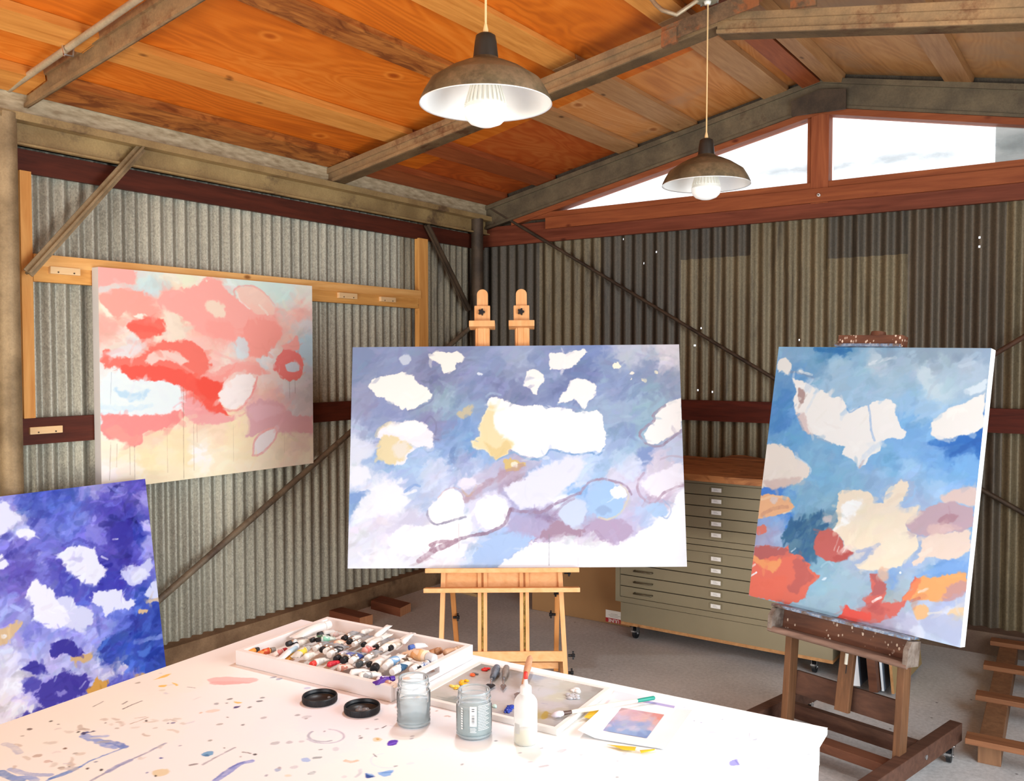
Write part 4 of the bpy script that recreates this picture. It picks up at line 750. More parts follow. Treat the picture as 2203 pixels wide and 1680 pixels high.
b(PL('290,480 340,460 380,430 440,430 510,450 520,500 560,560 550,600 500,640 450,635 400,600 350,560 320,510'), '#f3f1f8', 7, 8); p.oval(410, 505, 28, 18, '#d3cdea', 6, 6)
b(PL('300,720 360,700 420,750 490,790 480,850 440,890 380,870 330,840'), '#dcdcf1', 8, 9); b(PL('135,700 150,640 190,610 230,640 290,660 300,720 350,770 380,830 320,870 250,860 180,810 170,750'), '#f6f3f8', 6, 8)
b(PL('480,730 500,680 560,660 640,670 660,710 730,735 690,770 610,780 560,810 540,770'), '#ecebf7', 7, 9); b(PL('640,560 690,530 740,540 800,490 815,540 780,600 720,640 670,610'), '#d0d0f1', 7, 9); b(PL('690,570 760,550 790,580 720,620'), '#ebebf8', 8, 7)
b(PL('770,690 800,640 860,600 870,720 790,710'), '#dde0f5', 7, 8); b(PL('80,360 110,335 160,340 185,375 150,395 100,390'), '#f6f5fa', 5, 6); b(PL('-30,230 30,190 60,240 115,280 90,310 40,340 -20,400'), '#e9e8f5', 8, 9); b(PL('-20,480 30,490 45,530 -10,550'), '#eeecf5', 6, 6)
b(PL('-20,880 50,850 90,820 125,835 90,880 60,920 -10,960'), '#ddb98a', 5, 7); p.oval(15, 910, 14, 14, '#f3efe8', 4, 4)
b(PL('520,960 560,910 650,900 720,820 800,760 860,740 890,900 890,1085 800,1110 720,1080 640,1050 540,1040'), '#2f4aab', 9, 12); p.dabs(140, 20, 7, -25, 35, 0.06, PL('540,960 720,830 850,760 880,1080 720,1080 560,1040'), None, 0.7, 0.02); l(PL('720,945 800,920 865,905'), '#8fa0de', 24, 0.75, 8, 6)
b(PL('260,1000 300,940 370,940 440,990 400,1020 330,1010 280,1030'), '#352a95', 6, 9); b(PL('115,1070 180,1050 240,1070 240,1110 180,1110 130,1095'), '#3a3098', 6, 8); b(PL('120,1170 170,1130 230,1140 200,1190 140,1200'), '#5148a8', 7, 8)
b(PL('190,1210 260,1140 340,1090 460,1110 470,1160 440,1220 370,1250 300,1270 230,1300 210,1260'), '#42349a', 7, 11); p.oval(330, 1205, 32, 16, '#8f85cc', 6, 8, 0.9, -20); l(PL('420,1190 455,1150'), '#b5addd', 8, 0.8); b(PL('30,1375 90,1350 180,1300 280,1290 400,1260 480,1240 300,1310 150,1380 40,1400'), '#4a3c98', 7, 10)
b(PL('580,1190 640,1150 740,1135 660,1190 580,1225'), '#5f5cba', 6, 8); b(PL('370,1025 430,1010 490,990 480,1030 420,1050'), '#d9b078', 4, 7); b(PL('450,1195 500,1160 510,1120 540,1150 580,1140 560,1200 500,1230'), '#dd9f45', 3, 6); b(PL('725,1120 780,1105 785,1130 740,1145'), '#c9a070', 4, 6); b(PL('740,770 790,765 780,785 745,790'), '#e0bd90', 4, 5); b(PL('780,722 860,703 860,727 790,732'), '#d9c0a5', 4, 5)
b(PL('600,320 650,300 690,330 700,400 640,430 590,400'), '#372f9e', 10, 10, 0.8); l(PL('600,395 625,393'), '#e9e6f5', 9, 0.9, 2); l(PL('540,485 570,500'), '#dcd8f0', 10, 0.9, 3); b(PL('450,330 500,330 560,400 520,420 460,380'), '#8a86da', 8, 8, 0.8); l(PL('330,425 420,400 500,430'), '#4c49ab', 12, 0.7, 8)
p.dabs(500, 14, 4, -20, 50, 0.05, a=0.45, hue=0.015)
stretched_canvas(FV, 0.035, p, 'violet and white abstract painting leaning on the left post behind the table', side=plain('#bcb6dc', 0.8))
# ================================================================== LAMPS
SH = steel('dusty_enamel_shade', '#4a3f2e', '#6f6046', '#826c52', 0.1, 0.55, 2.0, 0.5)
EN = plain('#f4f2ee', 0.3); PL_ = plain('#f2eee2', 0.5); SO = plain('#2a2622', 0.35)
n = NT('led_globe'); n.P(Base_Color=(0.8, 0.79, 0.76, 1), Roughness=0.4); n.b.inputs['Emission Color'].default_value = (1, 0.97, 0.9, 1); n.b.inputs['Emission Strength'].default_value = 0.24; LED = n.m
CORD = plain('#e2c08a', 0.7)
def pendant(loc, top, label, power):
    t = thing('pendant_lamp', loc, label, 'lamp', 'barn pendant lamps along the ridge')
    prof = [(0.180, 0.0), (0.1795, 0.006), (0.170, 0.026), (0.152, 0.056), (0.140, 0.064), (0.105, 0.087), (0.070, 0.104), (0.045, 0.113), (0.035, 0.122)]
    MB().lathe(prof, n=56).build('shade', SH, t, local=True)
    ins = [(0.1775, 0.0015), (0.168, 0.024), (0.150, 0.053), (0.138, 0.061), (0.103, 0.084), (0.068, 0.101), (0.03, 0.112), (0.001, 0.112)]
    mb = MB().lathe(ins, n=56); mb.lathe([(0.180, 0.0), (0.1815, -0.003), (0.1775, 0.0015)], n=56); mb.build('reflector', EN, t, local=True)
    MB().lathe([(0.034, 0.118), (0.0345, 0.124), (0.030, 0.165), (0.027, 0.182), (0.018, 0.188), (0.001, 0.189)], n=32).build('socket_cap', SO, t, local=True)
    MB().tube([(0, 0, 0.186), (0, 0, 0.20), (0, 0, 0.215)], [0.008, 0.007, 0.0035], 12).build('strain_relief', CORD, t, local=True)
    MB().tube([(0, 0, 0.2), (0.002, 0, top - loc[2])], 0.0032, 8).build('cord', CORD, t, local=True)
    bl = MB().lathe([(0.028, 0.085), (0.031, 0.07), (0.046, 0.03), (0.052, 0.0), (0.058, -0.010), (0.060, -0.016)], n=40).build('bulb', PL_, t, local=True)
    mb = MB()
    for k in range(26):
        a = 2 * math.pi * k / 26; ca, sa = math.cos(a), math.sin(a)
        mb.add([(r * ca + q * sa, r * sa - q * ca, z) for q in (-0.0022, 0.0022) for r, z in ((0.03, 0.072), (0.036, 0.072), (0.059, -0.004), (0.05, -0.004))], [(0, 1, 2, 3), (7, 6, 5, 4), (1, 5, 6, 2), (0, 4, 5, 1), (2, 6, 7, 3)])
    f = mb.build('cooling_fins', PL_, t, local=True); f.parent = bl
    g = MB().lathe([(0.060, -0.016), (0.0605, -0.024), (0.056, -0.040), (0.043, -0.053), (0.022, -0.061), (0.001, -0.063)], n=40).build('globe', LED, t, local=True); g.parent = bl
    l = bpy.data.lights.new('pendant_light', 'SPOT'); l.energy = power; l.spot_size = math.radians(150); l.spot_blend = 0.6; l.shadow_soft_size = 0.06; l.color = (0.94, 0.98, 1.0)
    lo = bpy.data.objects.new('pendant_light', l); COL.objects.link(lo); lo.location = (loc[0], loc[1], loc[2] - 0.075)
    return t
_l1 = onX(1045, 223, 2.42); _l2 = onX(1519, 397, 2.42)
pendant(_l1, 3.12, 'large near barn pendant lamp with dusty brown shade above the beech easel', 38)
pendant(_l2, 2.982, 'smaller far barn pendant lamp hanging in front of the gable window', 3)
jb = thing('junction_box', (2.42, _l2[1], 3.02), 'gray ceiling junction box holding the cord of the far lamp', 'electrical box')
mb = MB(); mb.lathe([(0.001, -0.028), (0.046, -0.028), (0.05, -0.024), (0.052, 0.045), (0.001, 0.045)], n=8, sm=False); mb.build('box', plain('#8f8872', 0.5), jb, local=True)
MB().lathe([(0.001, -0.04), (0.012, -0.04), (0.016, -0.027), (0.001, -0.027)], n=14).build('cord_grip', PL_, jb, local=True)
for a in (0.6, 2.6): MB().tube([(0.042 * math.cos(a), 0.042 * math.sin(a), -0.033), (0.042 * math.cos(a), 0.042 * math.sin(a), -0.026)], 0.005, 8).build('screw', M['chrome'], jb, local=True)
MB().tube([(0, 0, 0.04), (0, 0, 0.14)], 0.012, 10).build('hanger_stem', M['rod'], jb, local=True)
mb = MB(); _a = onX(1397, -8, 2.2); _b = onX(1425, 22, 2.27)
_c = onX(1455, 32, 2.33)
mb.tube([_a + (-.05, -.02, .05), _a, (_a + _b) / 2 + (0.0, 0, -0.006), _b, _c, np.array([2.40, _l2[1], 3.017])], 0.009, 12); mb.build('conduit_arm', M['conduit'], jb)
# a dark kinked wire beside the box
_a = onY(1575, -4, -1.62); solo(MB().tube([_a + (0, 0, 0.08), _a, onY(1590, 8, -1.62), onY(1588, 26, -1.62)], 0.009, 8), 'cable_stub', M['black'], _a, 'short black cable stub at the ridge right of the junction box', 'cable')
# ================================================================== BEECH EASEL
def fr_pt(fr, s, t, n): BL, ex, et, en, w, h = fr; return BL + ex * s + et * t + en * n
def fbox(mb, fr, s, t, n, bev=0.002, mi=0):
    BL, ex, et, en, w, h = fr; return mb.obox(BL, ex, et, en, (s[0], t[0], n[0]), (s[1], t[1], n[1]), mi, bev)
def star(mb, c, ax, ay, az, r, th):
    P = []
    for k in range(40):
        a = 2 * math.pi * k / 40; rr = r * (0.80 + 0.20 * math.cos(5 * a)); P.append((rr * math.cos(a), rr * math.sin(a)))
    return mb.prism(P, c, ax, ay, az, 0, th)
BL, ex, et, en, w_, h_ = FM
e = thing('wooden_easel', (*fr_pt(FM, 0.7, -0.59, -0.06)[:2], 0), 'light beech studio easel holding the wide cloud painting', 'easel')
T0 = -0.57
mb = MB().bar(fr_pt(FM, 0.432, 0.20, -0.058), fr_pt(FM, 0.412, T0, -0.058), 0.021, 0.03, en, bev=0.002); mb.build('front_leg', M['beech'], e)
mb = MB().bar(fr_pt(FM, 0.945, 0.20, -0.058), fr_pt(FM, 0.978, T0, -0.058), 0.021, 0.03, en, bev=0.002); mb.build('front_leg', M['beech'], e)
for a in (0.582, 0.771):
    m = MB()
    fbox(m, FM, (a, a + 0.016), (-0.372, 1.11), (-0.075, -0.045)); fbox(m, FM, (a + 0.026, a + 0.042), (-0.372, 1.11), (-0.075, -0.045)); fbox(m, FM, (a + 0.015, a + 0.027), (-0.372, 1.11), (-0.075, -0.062), 0)
    fbox(m, FM, (a - 0.014, a + 0.056), (0.95, 1.115), (-0.088, -0.076)); fbox(m, FM, (a - 0.010, a + 0.010), (0.95, 1.11), (-0.076, -0.05)); fbox(m, FM, (a + 0.0, a + 0.054), (0.95, 1.11), (-0.076, -0.047))
    ms = m.build('mast', M['beech'], e)
    m = MB(); fbox(m, FM, (a + 0.0165, a + 0.0255), (-0.36, -0.11), (-0.061, -0.058), 0)
    for k in range(12): fbox(m, FM, (a + 0.0185, a + 0.0235), (-0.355 + k * 0.0205, -0.349 + k * 0.0205), (-0.0585, -0.0545), 0)
    m.build('ratchet_strip', M['brass'], e).parent = ms
    # clamp head
    ac = a + 0.021 if a < 0.7 else a + 0.018
    hd = MB(); fbox(hd, FM, (ac - 0.0605, ac + 0.0605), (1.110, 1.138), (-0.085, -0.005), 0.003); fbox(hd, FM, (ac - 0.0375, ac + 0.0375), (1.138, 1.22), (-0.062, -0.044), 0.006)
    hd = hd.build('clamp_head', M['beech'], e)
    P = [(ac - 0.026, 1.0), (ac + 0.026, 1.0)] + [(ac + 0.026 * math.cos(q), 1.278 + 0.026 * math.sin(q)) for q in np.linspace(0, math.pi, 14)]
    MB().prism(P, BL, ex, et, en, -0.080, -0.063).build('slider', M['beech'], e)
    kb = MB(); star(kb, fr_pt(FM, ac - 0.003, 1.186, -0.044), ex, et, en, 0.0165, 0.016); kb.build('knob', M['black'], e)
m = MB(); fbox(m, FM, (0.353, 1.036), (-0.020, 0.0), (-0.060, 0.05), 0.003); m.build('canvas_ledge', M['beechx'], e)
m = MB(); fbox(m, FM, (0.430, 0.962), (-0.088, -0.018), (-0.072, -0.058)); m.build('tray_board', M['beechx'], e)
m = MB(); fbox(m, FM, (0.345, 1.039), (-0.107, -0.087), (-0.060, 0.035), 0.003); m.build('tray_ledge', M['beechx'], e)
m = MB(); fbox(m, FM, (0.424, 0.962), (-0.413, -0.368), (-0.060, -0.040)); m.build('cross_rail', M['beechx'], e)
m = MB(); fbox(m, FM, (0.45, 0.944), (-0.452, -0.424), (-0.13, -0.10)); m.build('cross_rail', M['beechx'], e)
for (p0, p1) in (((0.457, -0.02, -0.10), (987, 1440)), ((0.945, -0.02, -0.10), (1196, 1440))):
    q = onZ(*p1, 0.05); MB().bar(fr_pt(FM, *p0), q, 0.022, 0.03, en, bev=0.002).build('rear_leg', M['beechd'], e)
for s in (0.412, 0.976):
    a = fr_pt(FM, s, T0, -0.06); hz = np.array([en[0], en[1], 0]); hz /= np.linalg.norm(hz)
    m = MB().bar((*(a + hz * 0.06)[:2], 0.025), (*(a - hz * 0.52)[:2], 0.025), 0.03, 0.05, (0, 0, 1), bev=0.004); m.build('foot', M['beechx'], e)
def side_knob(px, pl, sgn, par):
    c = hit(*px, en, pl); m = MB(); star(m, c, et, en, ex * sgn, 0.019, 0.008); m.tube([c - ex * sgn * 0.018, c], 0.006, 10); m.tube([c + ex * sgn * 0.008, c + ex * sgn * 0.012], 0.008, 10); return m.build('knob', M['black'], par)
side_knob((983, 1328), BL @ en - 0.16, 1, e); side_knob((1187, 1322), BL @ en - 0.16, -1, e); side_knob((1231, 1410), BL @ en - 0.06, 1, e); side_knob((1228, 1447), BL @ en - 0.08, 1, e); side_knob((1222, 1232), BL @ en - 0.10, 1, e); side_knob((1197, 1276), BL @ en - 0.12, -1, e)
# ================================================================== DARK EASEL
K = 0.8885; BL, ex, et, en, w_, h_ = FR
tf = -BL[2] / et[2]
e = thing('wooden_easel', (*fr_pt(FR, 0.4, tf, -0.03)[:2], 0), 'old dark brown easel with paint crusted tray holding the upright painting', 'easel')
SPL = wood('easel_paint_crusted', '#5f463a', '#8d7264', 'x', 0.9)
n = NT('easel_tray_paint_flecked'); g = n.noise(n.co((3, 30, 30)), 1, 4); cc = n.ramp(g, [(0.3, '#4c2a1c'), (0.7, '#6f432c')])
vv = n.node('ShaderNodeTexVoronoi', {'Vector': n.co((1, 1, 0.6)), 'Scale': 75.0}).outputs['Distance']; nn_ = n.noise(n.co(), 14, 2)
sp_ = n.node('ShaderNodeMath', {0: n.ramp(vv, [(0.24, 1.0), (0.30, 0.0)]), 1: n.ramp(nn_, [(0.46, 0.0), (0.54, 1.0)])}, operation='MULTIPLY').outputs[0]
n.P(Base_Color=n.mix(sp_, cc, '#d9c4b0'), Roughness=0.6); TRAYM = n.m
n = NT('ledge_smeared_paint'); q = n.noise(n.co((1, 1, 1)), 34, 3, 0.6); q2 = n.noise(n.co((1, 1, 1)), 12, 2)
cc = n.ramp(q, [(0.32, '#4a3a32'), (0.44, '#6d625f'), (0.52, '#5f7590'), (0.60, '#8f98a6'), (0.70, '#3a4f68')]); n.P(Base_Color=cc, Roughness=0.5); LEDM = n.m
def kb(a, b): return (a * K, b * K)
m = MB(); fbox(m, FR, kb(0.150, 0.748), kb(-0.013, -0.001), (-0.05, 0.052)); m.build('canvas_ledge', LEDM, e)
m = MB(); fbox(m, FR, kb(0.17, 0.745), kb(-0.100, -0.02), (-0.035, -0.018)); m.build('tray_board', TRAYM, e)
m = MB(); m.tube([fr_pt(FR, 0.150 * K, -0.108 * K, 0.05), fr_pt(FR, 0.752 * K, -0.110 * K, 0.05)], 0.0115, 10); fbox(m, FR, kb(0.152, 0.750), kb(-0.118, -0.100), (-0.03, 0.048)); tb = m.build('tray_lip', SPL, e)
for a in (0.150, 0.737):
    P = [(-0.03, -0.115 * K), (0.06, -0.115 * K), (0.064, -0.05 * K), (0.04, -0.018 * K), (-0.03, -0.018 * K)]
    MB().prism(P, BL, en, et, ex, a * K, (a + 0.020) * K).build('tray_bracket', steel('bracket_smeared', '#554438', '#8a7d72', '#43302a', 0, 0.6, 3), e)
for i, a in enumerate((0.196, 0.686)):
    m = MB(); m.bar(fr_pt(FR, (a + 0.014) * K, -0.106, -0.038), fr_pt(FR, (a + 0.016) * K, -0.472, -0.075), 0.026, 0.055, en, bev=0.002); m.build('leg', M['oak'], e)
m = MB(); fbox(m, FR, kb(0.432, 0.492), (-0.337, 1.04), (-0.062, -0.040)); cp = m.build('center_post', M['oak'], e)
m = MB(); m.tube([fr_pt(FR, 0.462 * K, -0.125, -0.0392), fr_pt(FR, 0.462 * K, -0.165, -0.0392)], 0.0065, 12); x_ = m.build('slot', plain('#d9d3c3', 0.5), e)
m = MB(); fbox(m, FR, kb(0.4635, 0.4675), (-0.198, -0.168), (-0.0405, -0.0395), 0); m.build('slot', M['black'], e)
m = MB(); fbox(m, FR, kb(0.215, 0.700), (-0.335, -0.248), (-0.105, -0.085)); m.build('cross_board', M['oakd'], e)
hz = np.array([en[0], en[1], 0]); hz /= np.linalg.norm(hz); exh = np.array([ex[0], ex[1], 0]); exh /= np.linalg.norm(exh)
far = np.array([3.365, -1.50, 0.105])
ft = MB().bar(far, far + hz * 1.05, 0.045, 0.068, (0, 0, 1), bev=0.003).build('foot', M['oakd'], e)
lf = far - exh * 0.575
MB().bar(lf, lf + hz * 1.05, 0.045, 0.068, (0, 0, 1), bev=0.003).build('foot', M['oakd'], e)
q = far + hz * 0.47
MB().bar(q - exh * 0.02 - (0, 0, 0.012), q - exh * 0.56 - (0, 0, 0.012), 0.06, 0.035, (0, 0, 1), bev=0.002).build('foot_rail', M['oakx'], e)
q2 = far + hz * 0.28
MB().bar(q2 - exh * 0.02, q2 - exh * 0.56, 0.03, 0.06, (0, 0, 1), bev=0.002).build('foot_rail', M['oakd'], e)
def caster(c, par, r=0.022, top=0.07):
    c = np.asarray(c, float); m = MB()
    m.tube([c + (-0.008, 0, r), c + (0.008, 0, r)], r, 20); w = m.build('caster', M['black'], par)
    m = MB(); m.obox(c, (1, 0, 0), (0, 1, 0), (0, 0, 1), (-0.022, -0.022, top - 0.005), (0.022, 0.022, top), 0, 0.001)
    for sx in (-0.012, 0.012): m.prism([(-0.012, r - 0.006), (0.010, r - 0.008), (0.022, top - 0.004), (-0.018, top - 0.004)], c + (sx - 0.001, 0, 0), (0, 1, 0), (0, 0, 1), (1, 0, 0), 0, 0.002)
    m.tube([c + (-0.016, 0, r), c + (0.016, 0, r)], 0.006, 10); m.prism([(-0.04, r + 0.012), (-0.012, r + 0.004), (-0.012, r + 0.014), (-0.04, r + 0.02)], c + (-0.01, 0, 0), (0, 1, 0), (0, 0, 1), (1, 0, 0), 0, 0.02)
    b_ = m.build('fork', M['chrome'], par); b_.parent = w
    return w
for f0 in (far, lf):
    for d in (0.06, 0.98): caster((*(f0 + hz * d)[:2], 0), e, 0.026, 0.072)
MB().tube([far + hz * 0.32 + exh * 0.0225, far + hz * 0.32 + exh * 0.026], 0.009, 12).build('bolt', M['chrome'], e)
m = MB(); fbox(m, FR, kb(0.292, 0.572), kb(1.143, 1.19), (-0.038, 0.012)); m.build('top_clamp', TRAYM, e)
m = MB(); fbox(m, FR, kb(0.284, 0.568), kb(1.1405, 1.152), (-0.03, 0.022)); m.build('clamp_lip', LEDM, e)
m = MB(); m.tube([fr_pt(FR, 0.455 * K, 1.188 * K, -0.015), fr_pt(FR, 0.455 * K, 1.208 * K, -0.015)], [0.030, 0.026], 16); m.build('knob', M['oakx'], e)
# ================================================================== FLAT FILES
YF = -0.93
def flat_file(z0, z1, dz0, nd, lab):
    t = thing('flat_file_cabinet', (2.18, -0.5, z0), lab, 'cabinet')
    m = MB(); x0, x1 = 1.597, 2.772
    m.box((x0, YF, z0), (x1, -0.12, z0 + 0.028)); m.box((x0, YF, z1 - 0.03), (x1, -0.12, z1)); m.box((x0, YF, z0 + 0.028), (x0 + 0.027, -0.12, z1 - 0.03)); m.box((x1 - 0.027, YF, z0 + 0.028), (x1, -0.12, z1 - 0.03)); m.box((x0 + 0.02, -0.15, z0 + 0.02), (x1 - 0.02, -0.125, z1 - 0.02))
    m.build('body', M['file'], t)
    MB().box((x0 + 0.027, YF + 0.02, z0 + 0.028), (x1 - 0.027, YF + 0.03, z1 - 0.03)).build('inner_back', M['filed'], t)
    h = (z1 - 0.03 - z0 - 0.028) / nd
    for i in range(nd):
        a = z0 + 0.028 + i * h; d = MB(); d.obox((0, 0, 0), (1, 0, 0), (0, 1, 0), (0, 0, 1), (x0 + 0.029, YF + 0.002, a + 0.0022), (x1 - 0.029, YF + 0.02, a + h - 0.0022), 0, 0.0012)
        d = d.build('drawer', M['file'], t); zc = a + h * 0.52
        m = MB().box((2.172 - 0.033, YF - 0.002, zc - 0.014), (2.172 + 0.033, YF + 0.003, zc + 0.014)); hd = m.build('label_holder', plain('#857a60', 0.35), t); hd.parent = d
        m = MB().box((2.172 - 0.026, YF - 0.003, zc - 0.010), (2.172 + 0.026, YF - 0.001, zc + 0.010))
        lb = m.build('paper_label', M['white'], t); lb.parent = d
        m = MB()
        for k in range(2): m.box((2.172 - 0.014, YF - 0.0035, zc - 0.003 + k * 0.006), (2.172 + 0.010 - 0.006 * k, YF - 0.0029, zc - 0.0018 + k * 0.006))
        lt = m.build('lettering', plain('#9a9590', 0.8), t); lt.parent = d
        for xh in (1.766, 2.58):
            m = MB().tube([(xh - 0.052, YF + 0.002, zc), (xh - 0.052, YF - 0.016, zc), (xh + 0.052, YF - 0.016, zc), (xh + 0.052, YF + 0.002, zc)], 0.0045, 8); hh = m.build('handle', plain('#6d6450', 0.3, 0.6), t); hh.parent = d
    return t
flat_file(0.20, 0.562, 0.23, 5, 'lower olive gray flat file cabinet of five shallow drawers on the plinth')
flat_file(0.566, 0.912, 0.58, 5, 'upper olive gray flat file cabinet stacked under the live edge slab')
t = thing('rolling_plinth', (2.18, -0.5, 0.0), 'olive gray rolling plinth on casters under the two flat files', 'plinth')
MB().box((1.63, YF, 0.093), (2.755, -0.13, 0.198)).build('box', M['file'], t); MB().box((1.63, YF - 0.001, 0.077), (2.756, -0.13, 0.093)).build('base_board', PUR['dusty'], t)
for x_, y_ in ((1.70, -0.885), (2.655, -0.868), (1.70, -0.2), (2.66, -0.2)): caster((x_, y_, 0), t, 0.03, 0.077)
P = [tuple(onZ(x, y, 0.945)[:2]) for x, y in ((1400, 1011), (1480, 1019), (1560, 1026), (1640, 1032), (1715, 1040), (1700, 992), (1640, 986), (1600, 979), (1575, 979), (1550, 985), (1520, 984), (1480, 980), (1440, 981), (1400, 978))]
solo(MB().prism(P, (0, 0, 0), (1, 0, 0), (0, 1, 0), (0, 0, 1), 0.9125, 0.945), 'wood_slab', M['wslab'], (2.2, -0.7, 0.9125), 'live edge wooden slab lying on top of the flat files', 'slab')
# ================================================================== CARTON, BLOCKS, PALLET, LEANING PANELS
t = thing('cardboard_box', (1.25, -0.68, 0), 'flat brown cardboard carton on end behind the beech easel with a red label', 'box')
MB().obox((0, 0, 0), (1, 0.02, 0), (0, 1, 0), (0, 0, 1), (0.93, -0.765, 0.001), (1.585, -0.64, 0.50), 0, 0.004).build('carton', M['card'], t)
YL = -0.737
m = MB().box((1.432, YL - 0.0006, 0.035), (1.56, YL, 0.080)); lb = m.build('shipping_label', M['white'], t)
MB().box((1.432, YL - 0.0012, 0.011), (1.56, YL, 0.0349)).build('red_band', plain('#b3202a', 0.6), t).parent = lb
m = MB()
for k, (a, b_) in enumerate(((0.02, 0.075), (0.012, 0.09), (0.025, 0.07))): m.box((1.44 + a, YL - 0.0014, 0.043 + 0.008 * k), (1.44 + b_, YL - 0.0004, 0.0445 + 0.008 * k))
m.build('fine_print', plain('#8d8788', 0.8), t).parent = lb
fc = bpy.data.curves.new('label_text', 'FONT'); fc.body = 'ULINE'; fc.size = 0.026; fc.align_x = 'CENTER'; fc.align_y = 'CENTER'; fc.extrude = 0.0003; fc.offset = 0.0004
fo = bpy.data.objects.new('label_text', fc); COL.objects.link(fo); fo.location = (1.485, YL - 0.002, 0.0228); fo.rotation_euler = (math.pi / 2, math.pi, 0)
dg = bpy.context.evaluated_depsgraph_get(); me = bpy.data.meshes.new_from_object(fo.evaluated_get(dg)); mw = fo.matrix_basis.copy()
bpy.data.objects.remove(fo); me.transform(mw); me.transform(Matrix.Translation(-t.location)); lo_ = bpy.data.objects.new('lettering', me); COL.objects.link(lo_); me.materials.clear(); me.materials.append(M['white']); lo_.parent = lb
_p = [onZ(x, y, 0.0) for x, y in ((965, 1270), (1026, 1285), (1062, 1270), (1000, 1255))]
solo(MB().prism([(q[0], q[1]) for q in _p], (0, 0, 0), (1, 0, 0), (0, 1, 0), (0, 0, 1), 0.001, 0.02), 'cardboard_sheet', plain('#a98a62', 0.85), (_p[0][0], _p[0][1], 0.001), 'flat tan cardboard sheet lying on the floor behind the beech easel', 'cardboard')
def block(a, b_, c, h, label):
    A, Bq, Cq = onZ(*a, 0), onZ(*b_, 0), onZ(*c, 0); D = A + Cq - Bq; up = np.array([0, 0, h])
    t = thing('timber_block', (A + Bq + Cq + D) / 4, label, 'timber', 'timber offcuts on the floor'); m = MB().hexa([A, Bq, Cq, D, A + up, Bq + up, Cq + up, D + up]); m.mi[3] = 1
    m.mi = [0, 0, 0, 1, 0, 0]; m.build('block', [M['block'], M['blockend']], t); return t
block((798, 1310), (861, 1327), (884, 1315.6), 0.052, 'reddish timber offcut on the floor nearer the beech easel leg')
block((708, 1333), (774, 1350), (802, 1342.5), 0.055, 'reddish timber offcut on the floor just behind the paint tray')
t = thing('pallet', (3.75, -0.9, 0), 'reddish slatted pallet lying on the floor at the right edge', 'pallet')
ZR = 0.085
a = onZ(2103, 1640, 0); b_ = onZ(2151, 1668, 0); q = onZ(2149, 1395, ZR); dirr = q - (a + np.array([0, 0, ZR])); dirr[2] = 0; L_ = np.linalg.norm(dirr); dirr /= L_
wv = b_ - a; wv = wv - dirr * (wv @ dirr); ww = np.linalg.norm(wv); wv /= ww
for k in range(2):
    m = MB().obox(a + wv * k * 0.75, wv, dirr, (0, 0, 1), (0, 0, 0.0), (ww, L_ + 0.12, ZR), 0, 0.003); m.build('runner', M['cedarz'], t)
for (x, y) in ((2076, 1600), (2098, 1506), (2115, 1440), (2130, 1388)):
    f = onZ(x, y, ZR); m = MB(); m.obox(f, wv, dirr, (0, 0, 1), (0, 0, 0.0005), (1.0, 0.075, 0.022), 0, 0.002); m.build('slat', M['cedar'], t)
def panel(px, th, lean, ln, ht, mats, label, name='leaning_panel'):
    f = onZ(*px, 0.0); f[2] = 0.004; ax = np.array([1, 0, 0.0]); az = np.array([-lean, 0, 1.0]); az /= np.linalg.norm(az); ax = np.cross((0, 1, 0), az); ay = np.array([0.05, 1, 0])
    m = MB().obox(f + (0, 0, 0.012), ax, ay, az, (0, 0, 0), (th, ln, ht)); m.mi = [0, 0, 0, 1, 0, 0]
    return solo(m, name, mats, f, label, 'panel', 'panels leaning beside the flat files')
WP = plain('#e3e7ec', 0.7); DB = plain('#6a7583', 0.7)  # white edge, and a front face whose shade is put into its colour
panel((1833, 1482), 0.036, 0.10, 0.55, 0.42, [WP, DB], 'white edged canvas leaning behind the dark easel nearest the flat files')
panel((1870, 1496), 0.036, 0.10, 0.5, 0.40, [M['oakx'], M['oakx']], 'dark brown board leaning behind the dark easel')
panel((1897, 1494), 0.010, 0.10, 0.5, 0.40, [WP, DB], 'thin white panel edge leaning behind the dark brown board')
panel((1918, 1500), 0.012, 0.10, 0.5, 0.42, [PUR['dusty'], plain('#a98f62', 0.7)], 'tan panel leaning behind the right leg of the dark easel')
